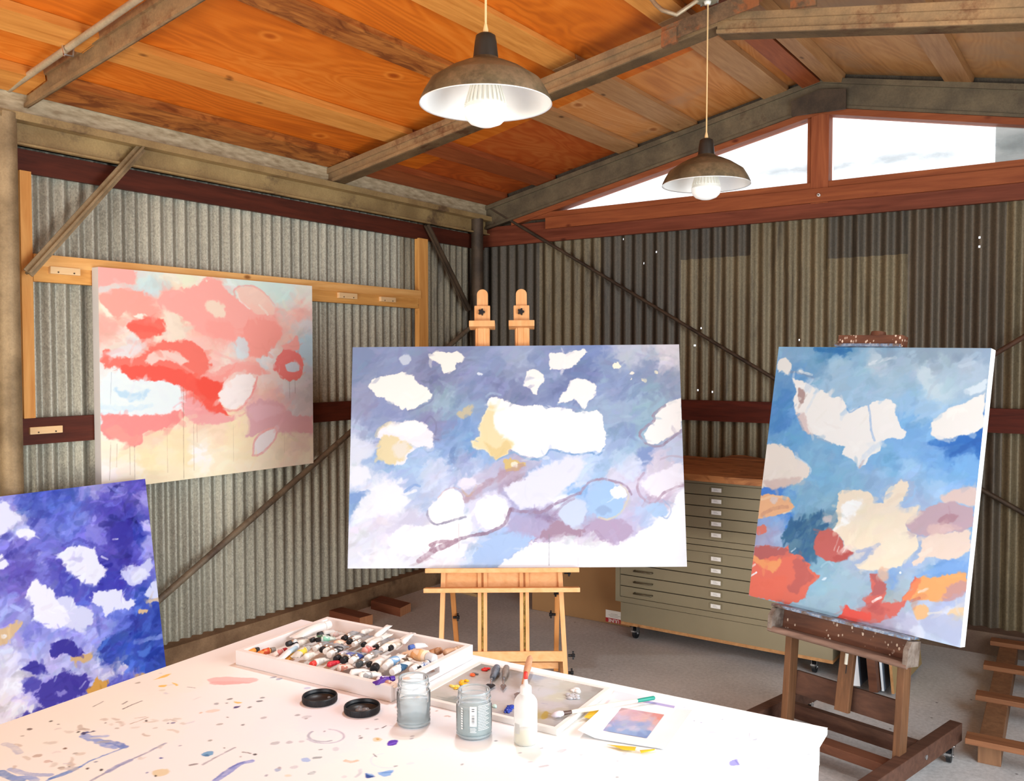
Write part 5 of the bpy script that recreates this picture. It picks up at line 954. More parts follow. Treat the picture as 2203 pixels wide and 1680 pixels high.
# ================================================================== TABLE
ZT = 0.76
A_ = onZ(648, 1333, ZT); B_ = onZ(1781, 1566, ZT); tu = B_ - A_; TW = np.linalg.norm(tu); tu /= TW; tv = np.array([tu[1], -tu[0], 0.0]); TL_ = 1.55; TG = 1.12
up = np.array([0, 0, 1.0])
tbl = thing('work_table', (*(A_ + tu * TW / 2 + tv * TL_ / 2)[:2], 0), 'paint spattered white work table filling the foreground', 'table')
QT = [prj(q) for q in (A_, A_ + tu * TW, A_ + tu * TW + tv * TG, A_ + tv * TG)]
p = Paint(820, 622, QT, 21); p.gain = (0.97, 1.10, 1.26); p.lw = 1.6; b = p.blob; l = p.line
p.T = (0, 0, 1.0)
p.base([(648, 1345, 'f1e4da'), (560, 1400, 'f3e4d6'), (400, 1460, 'f8ead8'), (200, 1520, 'faeeda'), (60, 1580, 'fbf0dc'), (300, 1580, 'faedde'), (100, 1660, 'fbefdf'), (500, 1480, 'f8ebdf'), (500, 1560, 'f9ebe2'), (600, 1560, 'f7e9e4'), (420, 1640, 'f6ece6'), (700, 1550, 'f6e6e3'), (640, 1640, 'f1ecea'), (780, 1590, 'f7e8e5'), (760, 1650, 'f6eee9'), (900, 1620, 'f6f0ea'), (1000, 1560, 'f6e9e4'), (1100, 1640, 'f8f1ec'), (1250, 1620, 'f8f2ee'), (1300, 1660, 'f8f3ef'), (1450, 1640, 'f8f4f3'), (1600, 1600, 'f8f5f5'), (1750, 1600, 'f8f6f6'), (1500, 1540, 'f7f5f8'), (1350, 1490, 'f5f1f4'), (1200, 1460, 'f3ecec'), (1050, 1420, 'f2e9e8')], 2.2, 10)
b([(600, 1560), (660, 1580), (720, 1590), (730, 1630), (650, 1650), (580, 1620)], '#ecebe8', 14, 12, 0.7); b([(1000, 1660), (820, 1640), (760, 1600), (900, 1590)], '#f5f1ec', 20, 12, 0.5)
def ta(k): p.T = {0: (0, 1420, 3.147), 1: (600, 1500, 3.147), 2: (1200, 1480, 3.672)}[k]
ta(0)
b(PL('1410,130 1480,115 1620,118 1740,125 1720,150 1600,165 1450,170 1415,150'), '#efb9ae', 6, 5, 0.9); b(PL('1430,150 1600,145 1700,155 1520,170'), '#e9a79d', 6, 5, 0.6)
for P in ('1040,135 1090,110 1160,92 1120,115 1080,125', '1080,172 1130,168 1120,180 1085,182', '1168,152 1205,168 1190,176'): b(PL(P), '#f5c25e', 2, 3, 0.95)
l(PL('575,515 640,540 720,575 780,590'), '#7f95cf', 30, 0.8, 8, 6); l(PL('640,520 720,515'), '#8fa3d6', 18, 0.7, 6, 5); l(PL('700,555 790,565 845,590'), '#5f78bb', 24, 0.85, 7, 4); l(PL('560,500 590,490'), '#3f4a86', 14, 0.9, 3); l(PL('600,490 640,483'), '#5a618f', 7, 0.9)
for P, c, w in (('840,595 700,650 600,690 480,760 320,815', '6f8cc4', 8), ('540,725 450,760 340,805', '5f82c0', 13), ('620,815 760,740 900,670 960,645 1120,565', '9a96a6', 9), ('880,680 800,715 730,755', '8f94b8', 18), ('1590,595 1480,650 1370,710', 'a39a9a', 8), ('1700,685 1620,705 1550,760 1460,815', '7f88c4', 20), ('1650,690 1560,730 1450,810', '6873b0', 8), ('0,760 60,790 140,818', '6f8cc0', 26), ('70,740 200,775 340,780', 'a7b0cf', 20), ('100,800 200,800 240,815', '8fa3d2', 22), ('30,570 90,590 130,630', 'c9c6cc', 22), ('835,332 900,300 960,278', '5d5352', 6), ('630,318 700,280', '8a7f78', 5), ('830,298 860,282', '6d625f', 7), ('1270,185 1320,190', 'a59a94', 5), ('880,435 1000,390', 'b9a590', 5), ('1640,625 1700,632', '7b7068', 6), ('1290,712 1330,705', '8a807b', 10), ('1310,270 1360,250', 'd9cfc6', 5)):
    l(PL(P), '#' + c, w, 0.85, 3)
b(PL('1365,645 1400,622 1450,620 1430,645 1380,658'), '#6f9fc0', 2, 4, 0.9); b(PL('1370,650 1400,640 1410,655'), '#3f6f95', 2, 3, 0.8)
b(PL('1030,760 1060,742 1135,740 1130,775 1060,790'), '#e5cda0', 4, 5, 0.9); p.oval(1055, 785, 9, 6, '#4a4238'); p.oval(1600, 320, 22, 8, '#4d4570', 2, 3, 1, -8); l(PL('1580,330 1625,312'), '#4d4570', 5); b(PL('1585,280 1640,290 1610,296'), '#e9bf70', 2, 3)
for x, y, r, r2, c in [(203, 467, 18, 7, '7a6a62'), (345, 414, 14, 5, '5f5a52'), (390, 436, 9, 4, '8a8178'), (527, 488, 12, 5, '5a524c'), (570, 497, 16, 10, '4d4a68'), (630, 482, 12, 5, '6a6268'), (440, 600, 14, 6, '7d6454'), (252, 650, 32, 9, 'c9b29f'), (320, 688, 26, 10, 'd9bfae'), (415, 730, 24, 8, 'b3a394'), (470, 722, 8, 4, '4a443e'), (600, 735, 12, 6, '5a5450'), (683, 744, 11, 7, '3a3634'), (988, 412, 9, 6, '5a4f46'), (1170, 428, 18, 5, '7a7690'), (1135, 428, 9, 4, '8d8690'), (795, 462, 14, 5, 'c2b5a6'), (715, 427, 9, 4, '9a8f86'), (510, 635, 18, 7, 'b9b0a2'), (1092, 665, 12, 5, '4f5a94'), (1420, 545, 16, 6, 'a5a096'), (1490, 435, 22, 6, 'b9aea4'), (1540, 390, 8, 3, '8a817a'), (1555, 265, 20, 5, '8a827c'), (1463, 297, 17, 7, 'a9a3a0'), (1535, 293, 10, 4, '8d8783'), (1690, 320, 14, 6, '8d8680'), (1760, 280, 22, 6, '83807f'), (1780, 255, 18, 5, '9a9794'), (1360, 358, 14, 5, 'e0bfa6'), (1440, 345, 50, 10, 'f0d2bd'), (1785, 392, 26, 8, 'c0b7b2'), (1645, 440, 12, 5, '8d8884'), (1725, 638, 12, 6, '4f4a46'), (1865, 563, 34, 10, 'c4bdb8'), (2010, 373, 20, 6, 'b5b0b2'), (2080, 190, 26, 7, 'c4c2d2'), (1890, 130, 22, 7, 'a9a7b4'), (1850, 118, 24, 6, 'a5a3ac'), (2085, 385, 28, 7, 'cfc7c7'), (1215, 580, 14, 4, 'a7a2aa'), (1515, 600, 6, 4, '6a645f'), (995, 765, 10, 5, '9a98b0'), (1630, 655, 10, 5, 'b5aaa2'), (155, 515, 12, 4, 'b5aa9c'), (930, 155, 20, 4, 'b0a596'), (1100, 205, 24, 6, 'e5d9c2'), (1880, 745, 24, 12, 'aeb5c4'), (1805, 782, 12, 6, 'b0a8a8'), (650, 690, 18, 4, '8a8f9a'), (350, 690, 10, 5, 'c2b0a4'), (1050, 462, 20, 4, 'd5c9ba'), (1955, 560, 16, 8, 'd0c8c4')]: p.oval(x, y, r, r2, '#' + c, 2, 3, 0.9, -8)
p.dabs(46, 10, 5, -15, 30, 0.05, PL('80,560 600,420 1100,300 1300,430 1000,700 500,800 100,780'), ['#d9c9b4', '#cbb9a6', '#dfd2c0', '#c6bcb2'], 0.7)
ta(1)
t_ = np.linspace(-2.75, 1.35, 14); l([(312 + 128 * math.cos(q), 265 + 48 * math.sin(q)) for q in -t_], '#b9aeb4', 7, 0.8, 2, 3); l([(300 + 100 * math.cos(q), 262 + 40 * math.sin(q)) for q in np.linspace(1.0, 3.9, 10)], '#a59da3', 8, 0.8, 2, 3)
l([(740 + 120 * math.cos(q), 430 + 50 * math.sin(q)) for q in np.linspace(1.2, 4.4, 12)], '#e0dcd8', 5, 0.7, 2, 3); l(PL('520,540 550,515 545,490'), '#c4c0bc', 10, 0.7)
b(PL('735,315 755,295 800,292 805,310 780,328 740,330'), '#5f35a8', 1.5, 3); l(PL('745,322 790,308'), '#8a63cc', 6, 0.8, 2); p.oval(665, 287, 34, 15, '#e8cba4', 4, 4, 0.9); p.oval(668, 285, 12, 6, '#d0a45e', 3, 3)
p.oval(180, 426, 34, 15, '#b3c1dc', 1.5, 3); l(PL('455,430 490,440 525,432'), '#e0bb98', 14, 0.8, 4); p.oval(60, 532, 22, 9, '#ecd9c0', 4, 4)
b(PL('585,515 620,530 655,535 600,545'), '#31508f', 2, 4); b(PL('670,515 720,505 775,497 760,530 705,540'), '#8fb3dd', 3, 5); l(PL('700,515 760,510'), '#5f8fc8', 8, 0.8); l(PL('590,518 640,532'), '#6f9fd0', 7, 0.7)
l(PL('210,520 240,505'), '#8f9088', 10, 0.8, 4); l(PL('245,412 275,410'), '#9a9a94', 14, 0.8, 4); l(PL('700,208 725,195'), '#4a4440', 6, 0.9, 1); l(PL('640,385 660,405'), '#6f6a66', 4, 0.9, 1); b(PL('1880,370 1900,355 1950,350 1920,375'), '#dccbc6', 3, 4); l(PL('1770,475 1820,465'), '#c6b9b4', 10, 0.8, 4)
for x, y, r, r2, c in [(555, 277, 16, 5, '8d8580'), (545, 265, 10, 4, 'aba4a0'), (125, 122, 18, 6, 'b5aaa6'), (185, 145, 12, 5, 'a79c98'), (180, 135, 30, 10, 'd8cdc9'), (665, 150, 14, 4, 'a59c98'), (600, 213, 14, 5, 'cbbfba'), (665, 215, 18, 5, 'b9aeaa'), (905, 265, 16, 4, 'b9b0aa'), (900, 280, 16, 5, 'c5bcb6'), (285, 355, 14, 4, '9d9690'), (385, 352, 24, 14, 'd9d2ce'), (75, 305, 18, 9, 'cdc2be'), (155, 300, 20, 8, 'd6cbc7'), (1240, 455, 14, 6, 'aba49e'), (790, 468, 16, 5, 'a5a19c'), (1000, 355, 44, 10, 'ece6e0'), (1780, 345, 14, 4, 'b9aea8'), (1630, 378, 12, 4, 'c0b5ae'), (1110, 38, 26, 5, 'd58b7a'), (1130, 128, 18, 5, 'd9b5a4'), (1070, 92, 10, 4, 'c9a493'), (1470, 295, 10, 4, 'a9a29c'), (100, 475, 30, 10, 'd8cfca'), (5, 478, 14, 8, 'b5a9a6'), (440, 540, 20, 8, 'e0d8d2'), (890, 450, 30, 8, 'e9e2dc'), (1700, 440, 20, 5, 'd8ccc6'), (305, 232, 10, 4, 'a69a9c'), (1150, 130, 12, 4, 'd0a898'), (225, 515, 22, 12, 'cfcfc8')]: p.oval(x, y, r, r2, '#' + c, 2, 3, 0.9, -8)
ta(2)
b(PL('1345,600 1380,570 1415,565 1432,605 1400,612 1370,615'), '#a9a4dc', 1.5, 3); l(PL('1400,570 1432,606'), '#7f79b8', 5, 0.8, 2)
for x, y, r, r2, c in [(1420, 400, 22, 8, 'd3d3d3'), (1560, 408, 20, 6, 'c4c4c6'), (1980, 527, 12, 4, 'c0c0c0'), (1950, 597, 20, 8, 'd5d5d3'), (1660, 635, 18, 8, 'd2d2d0'), (1550, 600, 12, 12, 'ececea'), (1080, 262, 8, 4, 'a9a7b2'), (1132, 274, 10, 4, 'b4b2bc'), (1300, 250, 8, 4, 'bdbbc2'), (375, 25, 8, 3, '9a9698'), (1175, 443, 14, 3, 'd4d0d2'), (465, 705, 14, 7, 'b9b4b0'), (525, 520, 26, 12, 'dcd6d2'), (470, 580, 14, 5, 'd0cac6'), (180, 530, 14, 4, 'd9d0ca'), (20, 500, 30, 10, 'e3d5ce'), (590, 615, 20, 6, 'e3ddd8'), (1000, 152, 14, 3, 'c9c7cd'), (2055, 315, 12, 4, 'c9c7c5')]: p.oval(x, y, r, r2, '#' + c, 2, 3, 0.9, -8)
l(PL('1515,360 1512,395'), '#a9a7a9', 4, 0.8, 1); l(PL('1528,378 1520,420'), '#c2c0c2', 4, 0.8, 1); l(PL('1500,515 1690,555'), '#eadfdc', 3, 0.7, 1)
p.dabs(30, 7, 3, -10, 40, 0.05, None, ['#d8d0cc', '#cfc8c8', '#e0d2c8'], 0.6)
painted_grid('painted_top', p, A_ + up * 0.0005, tu * TW, tv * TG, vcol('spattered_table_paint', 0.5, 0.3, False), tbl)
MB().obox(A_, tu, tv, -up, (0, 0, 0), (TW, TL_, 0.014), 0, 0.004).build('table_top', M['white'], tbl)
m = MB(); ins = 0.013
for lo, hi in (((ins, ins, 0.014), (TW - ins, ins + 0.02, 0.075)), ((ins, TL_ - ins - 0.02, 0.014), (TW - ins, TL_ - ins, 0.075)), ((ins, ins, 0.014), (ins + 0.02, TL_ - ins, 0.075)), ((TW - ins - 0.02, ins, 0.014), (TW - ins, TL_ - ins, 0.075))): m.obox(A_, tu, tv, -up, lo, hi)
m.build('apron', M['white'], tbl)
for i in (0, 1):
    for j in (0, 1):
        c = A_ + tu * (ins + 0.035 if i == 0 else TW - ins - 0.035) + tv * (ins + 0.035 if j == 0 else TL_ - ins - 0.035)
        P = []
        for z, r in ((0.0, 0.02), (ZT - 0.075, 0.034)):
            for sx, sy in ((-1, -1), (1, -1), (1, 1), (-1, 1)): P.append((*(c + tu * sx * r + tv * sy * r)[:2], z))
        MB().hexa(P).build('leg', M['white'], tbl)
# ================================================================== TRAY
TLf, TFr, TRt = onZ(507, 1430, ZT), onZ(841, 1512, ZT), onZ(1014, 1417, ZT)
ru = TFr - TLf; Wt = np.linalg.norm(ru); ru /= Wt; rv = TRt - TFr; rv = rv - ru * (rv @ ru); Dt = np.linalg.norm(rv); rv /= Dt
HT, WL = 0.036, 0.014
tray = thing('paint_tray', TLf + ru * Wt / 2 + rv * Dt / 2, 'white wooden tray heaped with paint tubes on the table', 'tray')
Z0 = ZT + 0.001
O_ = np.array([TLf[0], TLf[1], Z0])
TM = plain('#f2ebe8', 0.5)
MB().obox(O_, ru, rv, up, (WL, WL, 0), (Wt - WL, Dt - WL, 0.006)).build('bottom', TM, tray)
for lo, hi in (((0, 0, 0), (Wt, WL, HT)), ((0, Dt - WL, 0), (Wt, Dt, HT)), ((0, WL, 0), (WL, Dt - WL, HT))): MB().obox(O_, ru, rv, up, lo, hi, 0, 0.0015).build('side', TM, tray)
m = MB(); x0, x1 = Wt - WL, Wt; d0, d1 = Dt * 0.36, Dt * 0.56
for lo, hi in (((x0, WL, 0), (x1, Dt - WL, 0.010)), ((x0, WL, 0.025), (x1, Dt - WL, HT)), ((x0, WL, 0.010), (x1, d0, 0.025)), ((x0, d1, 0.010), (x1, Dt - WL, 0.025))): m.obox(O_, ru, rv, up, lo, hi)
m.build('side_with_handle_hole', TM, tray)
# ---- tubes: (cap px, tail px, cap colour, body, band, z, size, label)
SIL, WHB = steel('tube_foil', '#a9a8a6', '#d6d5d2', None, 0.75, 0.3, 6), plain('#f0ece6', 0.45)
def ptube(cap, tail, capc, body, band, z, r, label, lvl=0):
    a = onZ(*cap, ZT + z); c = onZ(*tail, ZT + z); d = c - a; L = max(np.linalg.norm(d), 0.05); d /= np.linalg.norm(d)
    t = thing('paint_tube', a, label, 'paint tube', 'paint tubes in the white tray')
    t.rotation_euler = (0, 0, math.atan2(d[1], d[0])); r *= 0.9; rng = random.Random(label)
    bm_ = body if not isinstance(body, str) else plain(body, 0.45)
    n_ = 16; cl = 0.013 * r / 0.009
    prof = [(cl, 0.55, 0.55), (cl + 0.004, 0.98, 0.98), (cl + L * 0.25, 1.0, 0.95), (cl + L * 0.6, 1.12, 0.6), (L * 0.93, 1.28, 0.2), (L, 1.3, 0.10)]
    def rings(pr, k=1.0):
        vs = []; fs = []
        for x, fy, fz in pr:
            for q in range(n_):
                th = 2 * math.pi * q / n_; vs.append((x, r * fy * k * math.cos(th), r * fz * k * math.sin(th) - r * 0.25 * (1 - fz) + r * 0.16 * math.sin(x * 190 + 7 * math.cos(th) + len(label)) * (1 - fz) + r * 0.10 * math.sin(x * 420 + 3 * th + len(label)) * min(1, x / 0.03)))
        for i in range(len(pr) - 1):
            for q in range(n_): fs.append((i * n_ + q, i * n_ + (q + 1) % n_, (i + 1) * n_ + (q + 1) % n_, (i + 1) * n_ + q))
        fs.append(tuple(range(n_))); fs.append(tuple((len(pr) - 1) * n_ + q for q in range(n_))[::-1])
        return vs, fs
    MB().add(*rings(prof), 0, True).build('body', bm_, t, local=True)
    if band:
        x0, x1 = cl + L * 0.12, cl + L * 0.45
        def at(x):
            for (xa, ya, za), (xb, yb, zb) in zip(prof, prof[1:]):
                if xa <= x <= xb: q = (x - xa) / (xb - xa); return (x, ya + (yb - ya) * q, za + (zb - za) * q)
        MB().add(*rings([at(x) for x in np.linspace(x0, x1, 4)], 1.03), 0, True).build('label_band', plain(band, 0.5), t, local=True)
    if capc:
        m = MB().tube([(0, 0, 0), (0.0015, 0, 0), (cl, 0, 0)], [r * 0.72, r * 0.8, r * 0.84], 18); m.build('cap', plain(capc, 0.4), t, local=True)
    return t
BK, WH = '#17181c', '#f4f1ec'
TUB = [
 ((709, 1343), (632, 1370), WH, '#f4f1ee', None, .034, .016, 'big all white paint tube lying along the far left side of the tray'),
 ((617, 1386), (662, 1372), BK, SIL, None, .030, .0095, 'silver paint tube with black cap farthest left in the tray'),
 ((631, 1388), (672, 1372), BK, '#dcd8cf', '#e9e6dd', .026, .009, 'silver tube with black cap just right of the leftmost black capped tube'),
 ((644, 1386), (600, 1417), None, '#edf0f2', '#b9d3e2', .038, .009, 'flat white tube with pale blue label sloping to the near left of the tray'),
 ((663, 1394), (634, 1412), SIL and '#b9b6ae', '#d9d5cc', '#f0d24a', .036, .011, 'crumpled silver tube with a yellow label'),
 ((556, 1396), (541, 1402), '#3a3634', '#eba24a', None, .026, .008, 'small orange tube in the near left corner of the tray'),
 ((592, 1397), (560, 1404), '#8d8780', '#ea9a58', '#d9552f', .027, .009, 'orange and red tube second from the near left corner'),
 ((616, 1398), (585, 1410), '#b5202a', '#efe4de', '#d98a84', .030, .009, 'white and pink tube with dark red cap at the left of the tray'),
 ((637, 1404), (610, 1420), None, '#f0a844', '#f3c75a', .026, .009, 'flattened orange yellow tube under the yellow labelled tube'),
 ((669, 1378), (705, 1366), BK, '#d5dcd2', '#4a6a4f', .032, .0085, 'tube with black cap and green label in the back row of the tray'),
 ((680, 1377), (722, 1372), BK, '#cfe3da', '#8fd0b4', .034, .0085, 'tube with black cap and mint green body in the back row'),
 ((684, 1366), (722, 1356), BK, '#d2cdc8', None, .034, .010, 'gray tube with black cap right of the big white tube'),
 ((700, 1371), (738, 1360), '#2a2b2e', '#c9bdb6', '#d3b0a8', .026, .009, 'gray pink tube lying beside the big white tube'),
 ((738, 1375), (768, 1358), BK, SIL, None, .038, .0105, 'silver tube with large black cap in the back row left of center'),
 ((749, 1382), (786, 1362), BK, SIL, '#e6e2dc', .034, .0095, 'silver tube with black cap directly right of the large black capped tube'),
 ((760, 1387), (800, 1367), WH, SIL, None, .034, .0095, 'silver tube with white cap, leftmost white cap in the back row'),
 ((780, 1388), (816, 1366), BK, '#e2ded8', None, .036, .0085, 'tube with black cap between two white caps in the back row'),
 ((790, 1392), (838, 1362), WH, '#f2efe9', '#d8d3cb', .036, .0105, 'white tube with tall white tail and white cap in the back row'),
 ((806, 1394), (842, 1372), BK, SIL, None, .032, .009, 'silver tube with black cap, second from the right of the back row'),
 ((820, 1398), (862, 1374), WH, '#f1ede6', '#d9c9b4', .036, .0105, 'white tube with white cap near the right of the back row'),
 ((837, 1396), (872, 1376), BK, '#e6dfd6', '#cdbfae', .034, .0095, 'beige tube with black cap at the right of the back row'),
 ((858, 1384), (888, 1360), BK, '#efeae4', None, .030, .009, 'white tail tube with small black cap against the far side of the tray'),
 ((677, 1396), (706, 1380), WH, SIL, None, .036, .0105, 'silver tube with white cap, leftmost of the middle row'),
 ((691, 1399), (722, 1382), BK, SIL, None, .034, .0095, 'silver tube with black cap left of the white cap pair'),
 ((699, 1402), (732, 1384), WH, SIL, None, .038, .0105, 'silver tube with white cap, upper of the white cap pair in the middle row'),
 ((708, 1409), (742, 1388), WH, SIL, '#2e2c2c', .040, .0115, 'silver tube with white cap, lower of the white cap pair in the middle row'),
 ((722, 1419), (752, 1400), BK, SIL, '#d3cdd6', .040, .0115, 'silver tube with black cap, left of the black cap pair in the center'),
 ((737, 1422), (768, 1402), BK, SIL, '#6a74b8', .040, .0115, 'silver tube with black cap and blue label in the center'),
 ((755, 1423), (784, 1404), WH, SIL, '#3d4f8f', .040, .0115, 'silver tube with white cap and dark blue band in the center'),
 ((776, 1405), (800, 1392), None, '#eeb0a8', '#e0766e', .034, .010, 'pink tube tail lying behind the center white cap'),
 ((788, 1417), (816, 1399), WH, SIL, None, .040, .0105, 'silver tube with white cap right of the pink tube'),
 ((770, 1431), (796, 1414), '#4a4f52', SIL, None, .036, .0105, 'silver tube with gray green cap in front of the center row'),
 ((792, 1431), (820, 1414), BK, '#d9d6d0', None, .034, .009, 'tube with black cap half hidden beside the gray green cap'),
 ((804, 1440), (828, 1408), BK, '#f3f0ea', '#e6d9cf', .040, .0135, 'fat white tube with black cap and black printed lines pointing at the viewer'),
 ((821, 1441), (852, 1412), WH, '#e9e6e0', None, .034, .0095, 'white tube with white cap tucked under the fat white tube'),
 ((828, 1435), (866, 1406), WH, '#f1eee8', '#86b3dc', .042, .0115, 'white tube with white cap and light blue label'),
 ((843, 1446), (884, 1422), WH, '#eee9e2', '#2f5878', .040, .0115, 'white tube with white cap and dark teal ring'),
 ((885, 1441), (914, 1424), WH, '#e9e2da', '#c8bcb2', .036, .0105, 'white tube with white cap nearest the handle hole'),
 ((898, 1440), (922, 1424), BK, '#cfd3dc', '#4f6290', .034, .0085, 'blue gray tube with black cap nearest the handle hole'),
 ((935, 1418), (872, 1400), '#c9c9cb', '#efd0b4', '#e8b27c', .040, .0165, 'thick peach paint cylinder with silver end at the right of the tray'),
 ((880, 1394), (908, 1388), '#3f62b0', '#eff1f4', None, .032, .010, 'white tube with a blue cap behind the peach cylinder'),
 ((962, 1398), (930, 1402), None, '#b98a68', '#a2704c', .034, .010, 'brown crumpled tube at the right end of the tray'),
 ((950, 1408), (978, 1394), None, '#c29878', None, .036, .009, 'tan crumpled tube in front of the brown tube'),
 ((974, 1402), (994, 1388), None, '#c8a68c', '#a98468', .034, .007, 'thin tan tube in the far right corner of the tray'),
 ((669, 1430), (702, 1416), '#e03a30', '#efeae2', '#d5d2cc', .036, .0095, 'white tube with bright red cap at the near side of the tray'),
 ((698, 1433), (724, 1424), None, '#d8303f', '#c01f30', .036, .0075, 'thin red tube right of the bright red cap'),
 ((716, 1440), (744, 1434), None, '#edd9cc', '#c9836f', .032, .009, 'pinkish crumpled tube along the near side of the tray'),
 ((742, 1451), (794, 1441), None, '#f5f2ee', None, .038, .0095, 'smooth white tube tail along the near side of the tray'),
 ((760, 1456), (820, 1448), None, '#f2efe9', '#a9a7a6', .037, .010, 'white tube with gray print along the near side of the tray'),
 ((800, 1464), (842, 1458), None, '#ede6f0', '#5b2aa0', .038, .0085, 'white tube with purple ends near the front corner of the tray'),
 ((848, 1459), (832, 1463), '#4f2a96', '#5a35a0', None, .038, .009, 'purple tube tip near the front corner of the tray'),
 ((820, 1466), (838, 1471), None, '#ead9ca', '#c79a86', .034, .0085, 'pale crumpled tube in the front corner of the tray'),
 ((650, 1418), (676, 1404), None, '#f4f0e6', '#e5dfd2', .034, .0095, 'cream tube with folded white tail left of the red cap'),
 ((716, 1392), (738, 1378), None, '#efc2a8', '#f0d9c8', .034, .011, 'tube with peach label behind the white cap pair'),
 ((772, 1366), (800, 1352), None, '#f3f1ec', '#dfdcd6', .034, .009, 'white tube tail standing against the far side, left one'),
 ((806, 1372), (838, 1344), None, '#f5f3ee', None, .042, .008, 'white tube tail standing against the far side, middle one'),
 ((866, 1384), (884, 1362), None, '#f6f4f0', None, .042, .0075, 'white tube tail standing against the far side, right one'),
 ((856, 1430), (884, 1414), None, '#e8dccf', '#54402f', .034, .009, 'tube with a dark brown label beside the light blue label'),
 ((905, 1432), (940, 1422), None, '#f0ece8', '#41527c', .030, .011, 'tube with dark blue label under the peach cylinder'),
]
for i, q in enumerate(TUB): ptube(*q)
# ================================================================== LIDS, JARS, BOTTLES
LIDM = plain('#14161b', 0.42, 0.0, 0.5)
def lid(px, label, drop):
    c = onZ(*px, ZT); t = thing('jar_lid', c + (0, 0, 0.001), label, 'lid', 'black jar lids on the table')
    R_ = 0.0382
    MB().lathe([(0.001, 0.0), (R_ - 0.001, 0.0), (R_, 0.002), (R_, 0.013), (R_ - 0.0005, 0.0145), (R_ - 0.002, 0.0145), (R_ - 0.0026, 0.013), (R_ - 0.0026, 0.010), (R_ - 0.0036, 0.009), (R_ - 0.0036, 0.006), (R_ - 0.0028, 0.005), (R_ - 0.003, 0.003), (0.001, 0.003)], n=56).build('shell', LIDM, t, local=True)
    m = MB()
    for k in range(70):
        a = 2 * math.pi * k / 70; m.obox((R_ * math.cos(a), R_ * math.sin(a), 0), (math.cos(a), math.sin(a), 0), (-math.sin(a), math.cos(a), 0), (0, 0, 1), (-0.0003, -0.0008, 0.0025), (0.0006, 0.0008, 0.0125))
    m.build('grip_ribs', LIDM, t, local=True)
    for (x, y, r) in drop: MB().lathe([(r, 0.003), (r * 0.8, 0.0055), (0.0005, 0.0065)], (x, y, 0), 12).build('paint_residue', plain('#7d8086', 0.15), t, local=True)
lid((688, 1509), 'left black plastic jar lid upturned on the table, clean inside', [(0.008, 0.02, 0.004)])
lid((779, 1531), 'right black plastic jar lid upturned beside the clear jar, wet inside', [(0.004, 0.006, 0.009), (0.016, 0.004, 0.006), (-0.006, -0.004, 0.008), (0.012, -0.008, 0.007), (-0.012, 0.006, 0.005)])
GLA = clear('clear_jar_wall', (0.985, 0.995, 0.995), 0.10, 0.04, ('#e6eef0', 0.14))
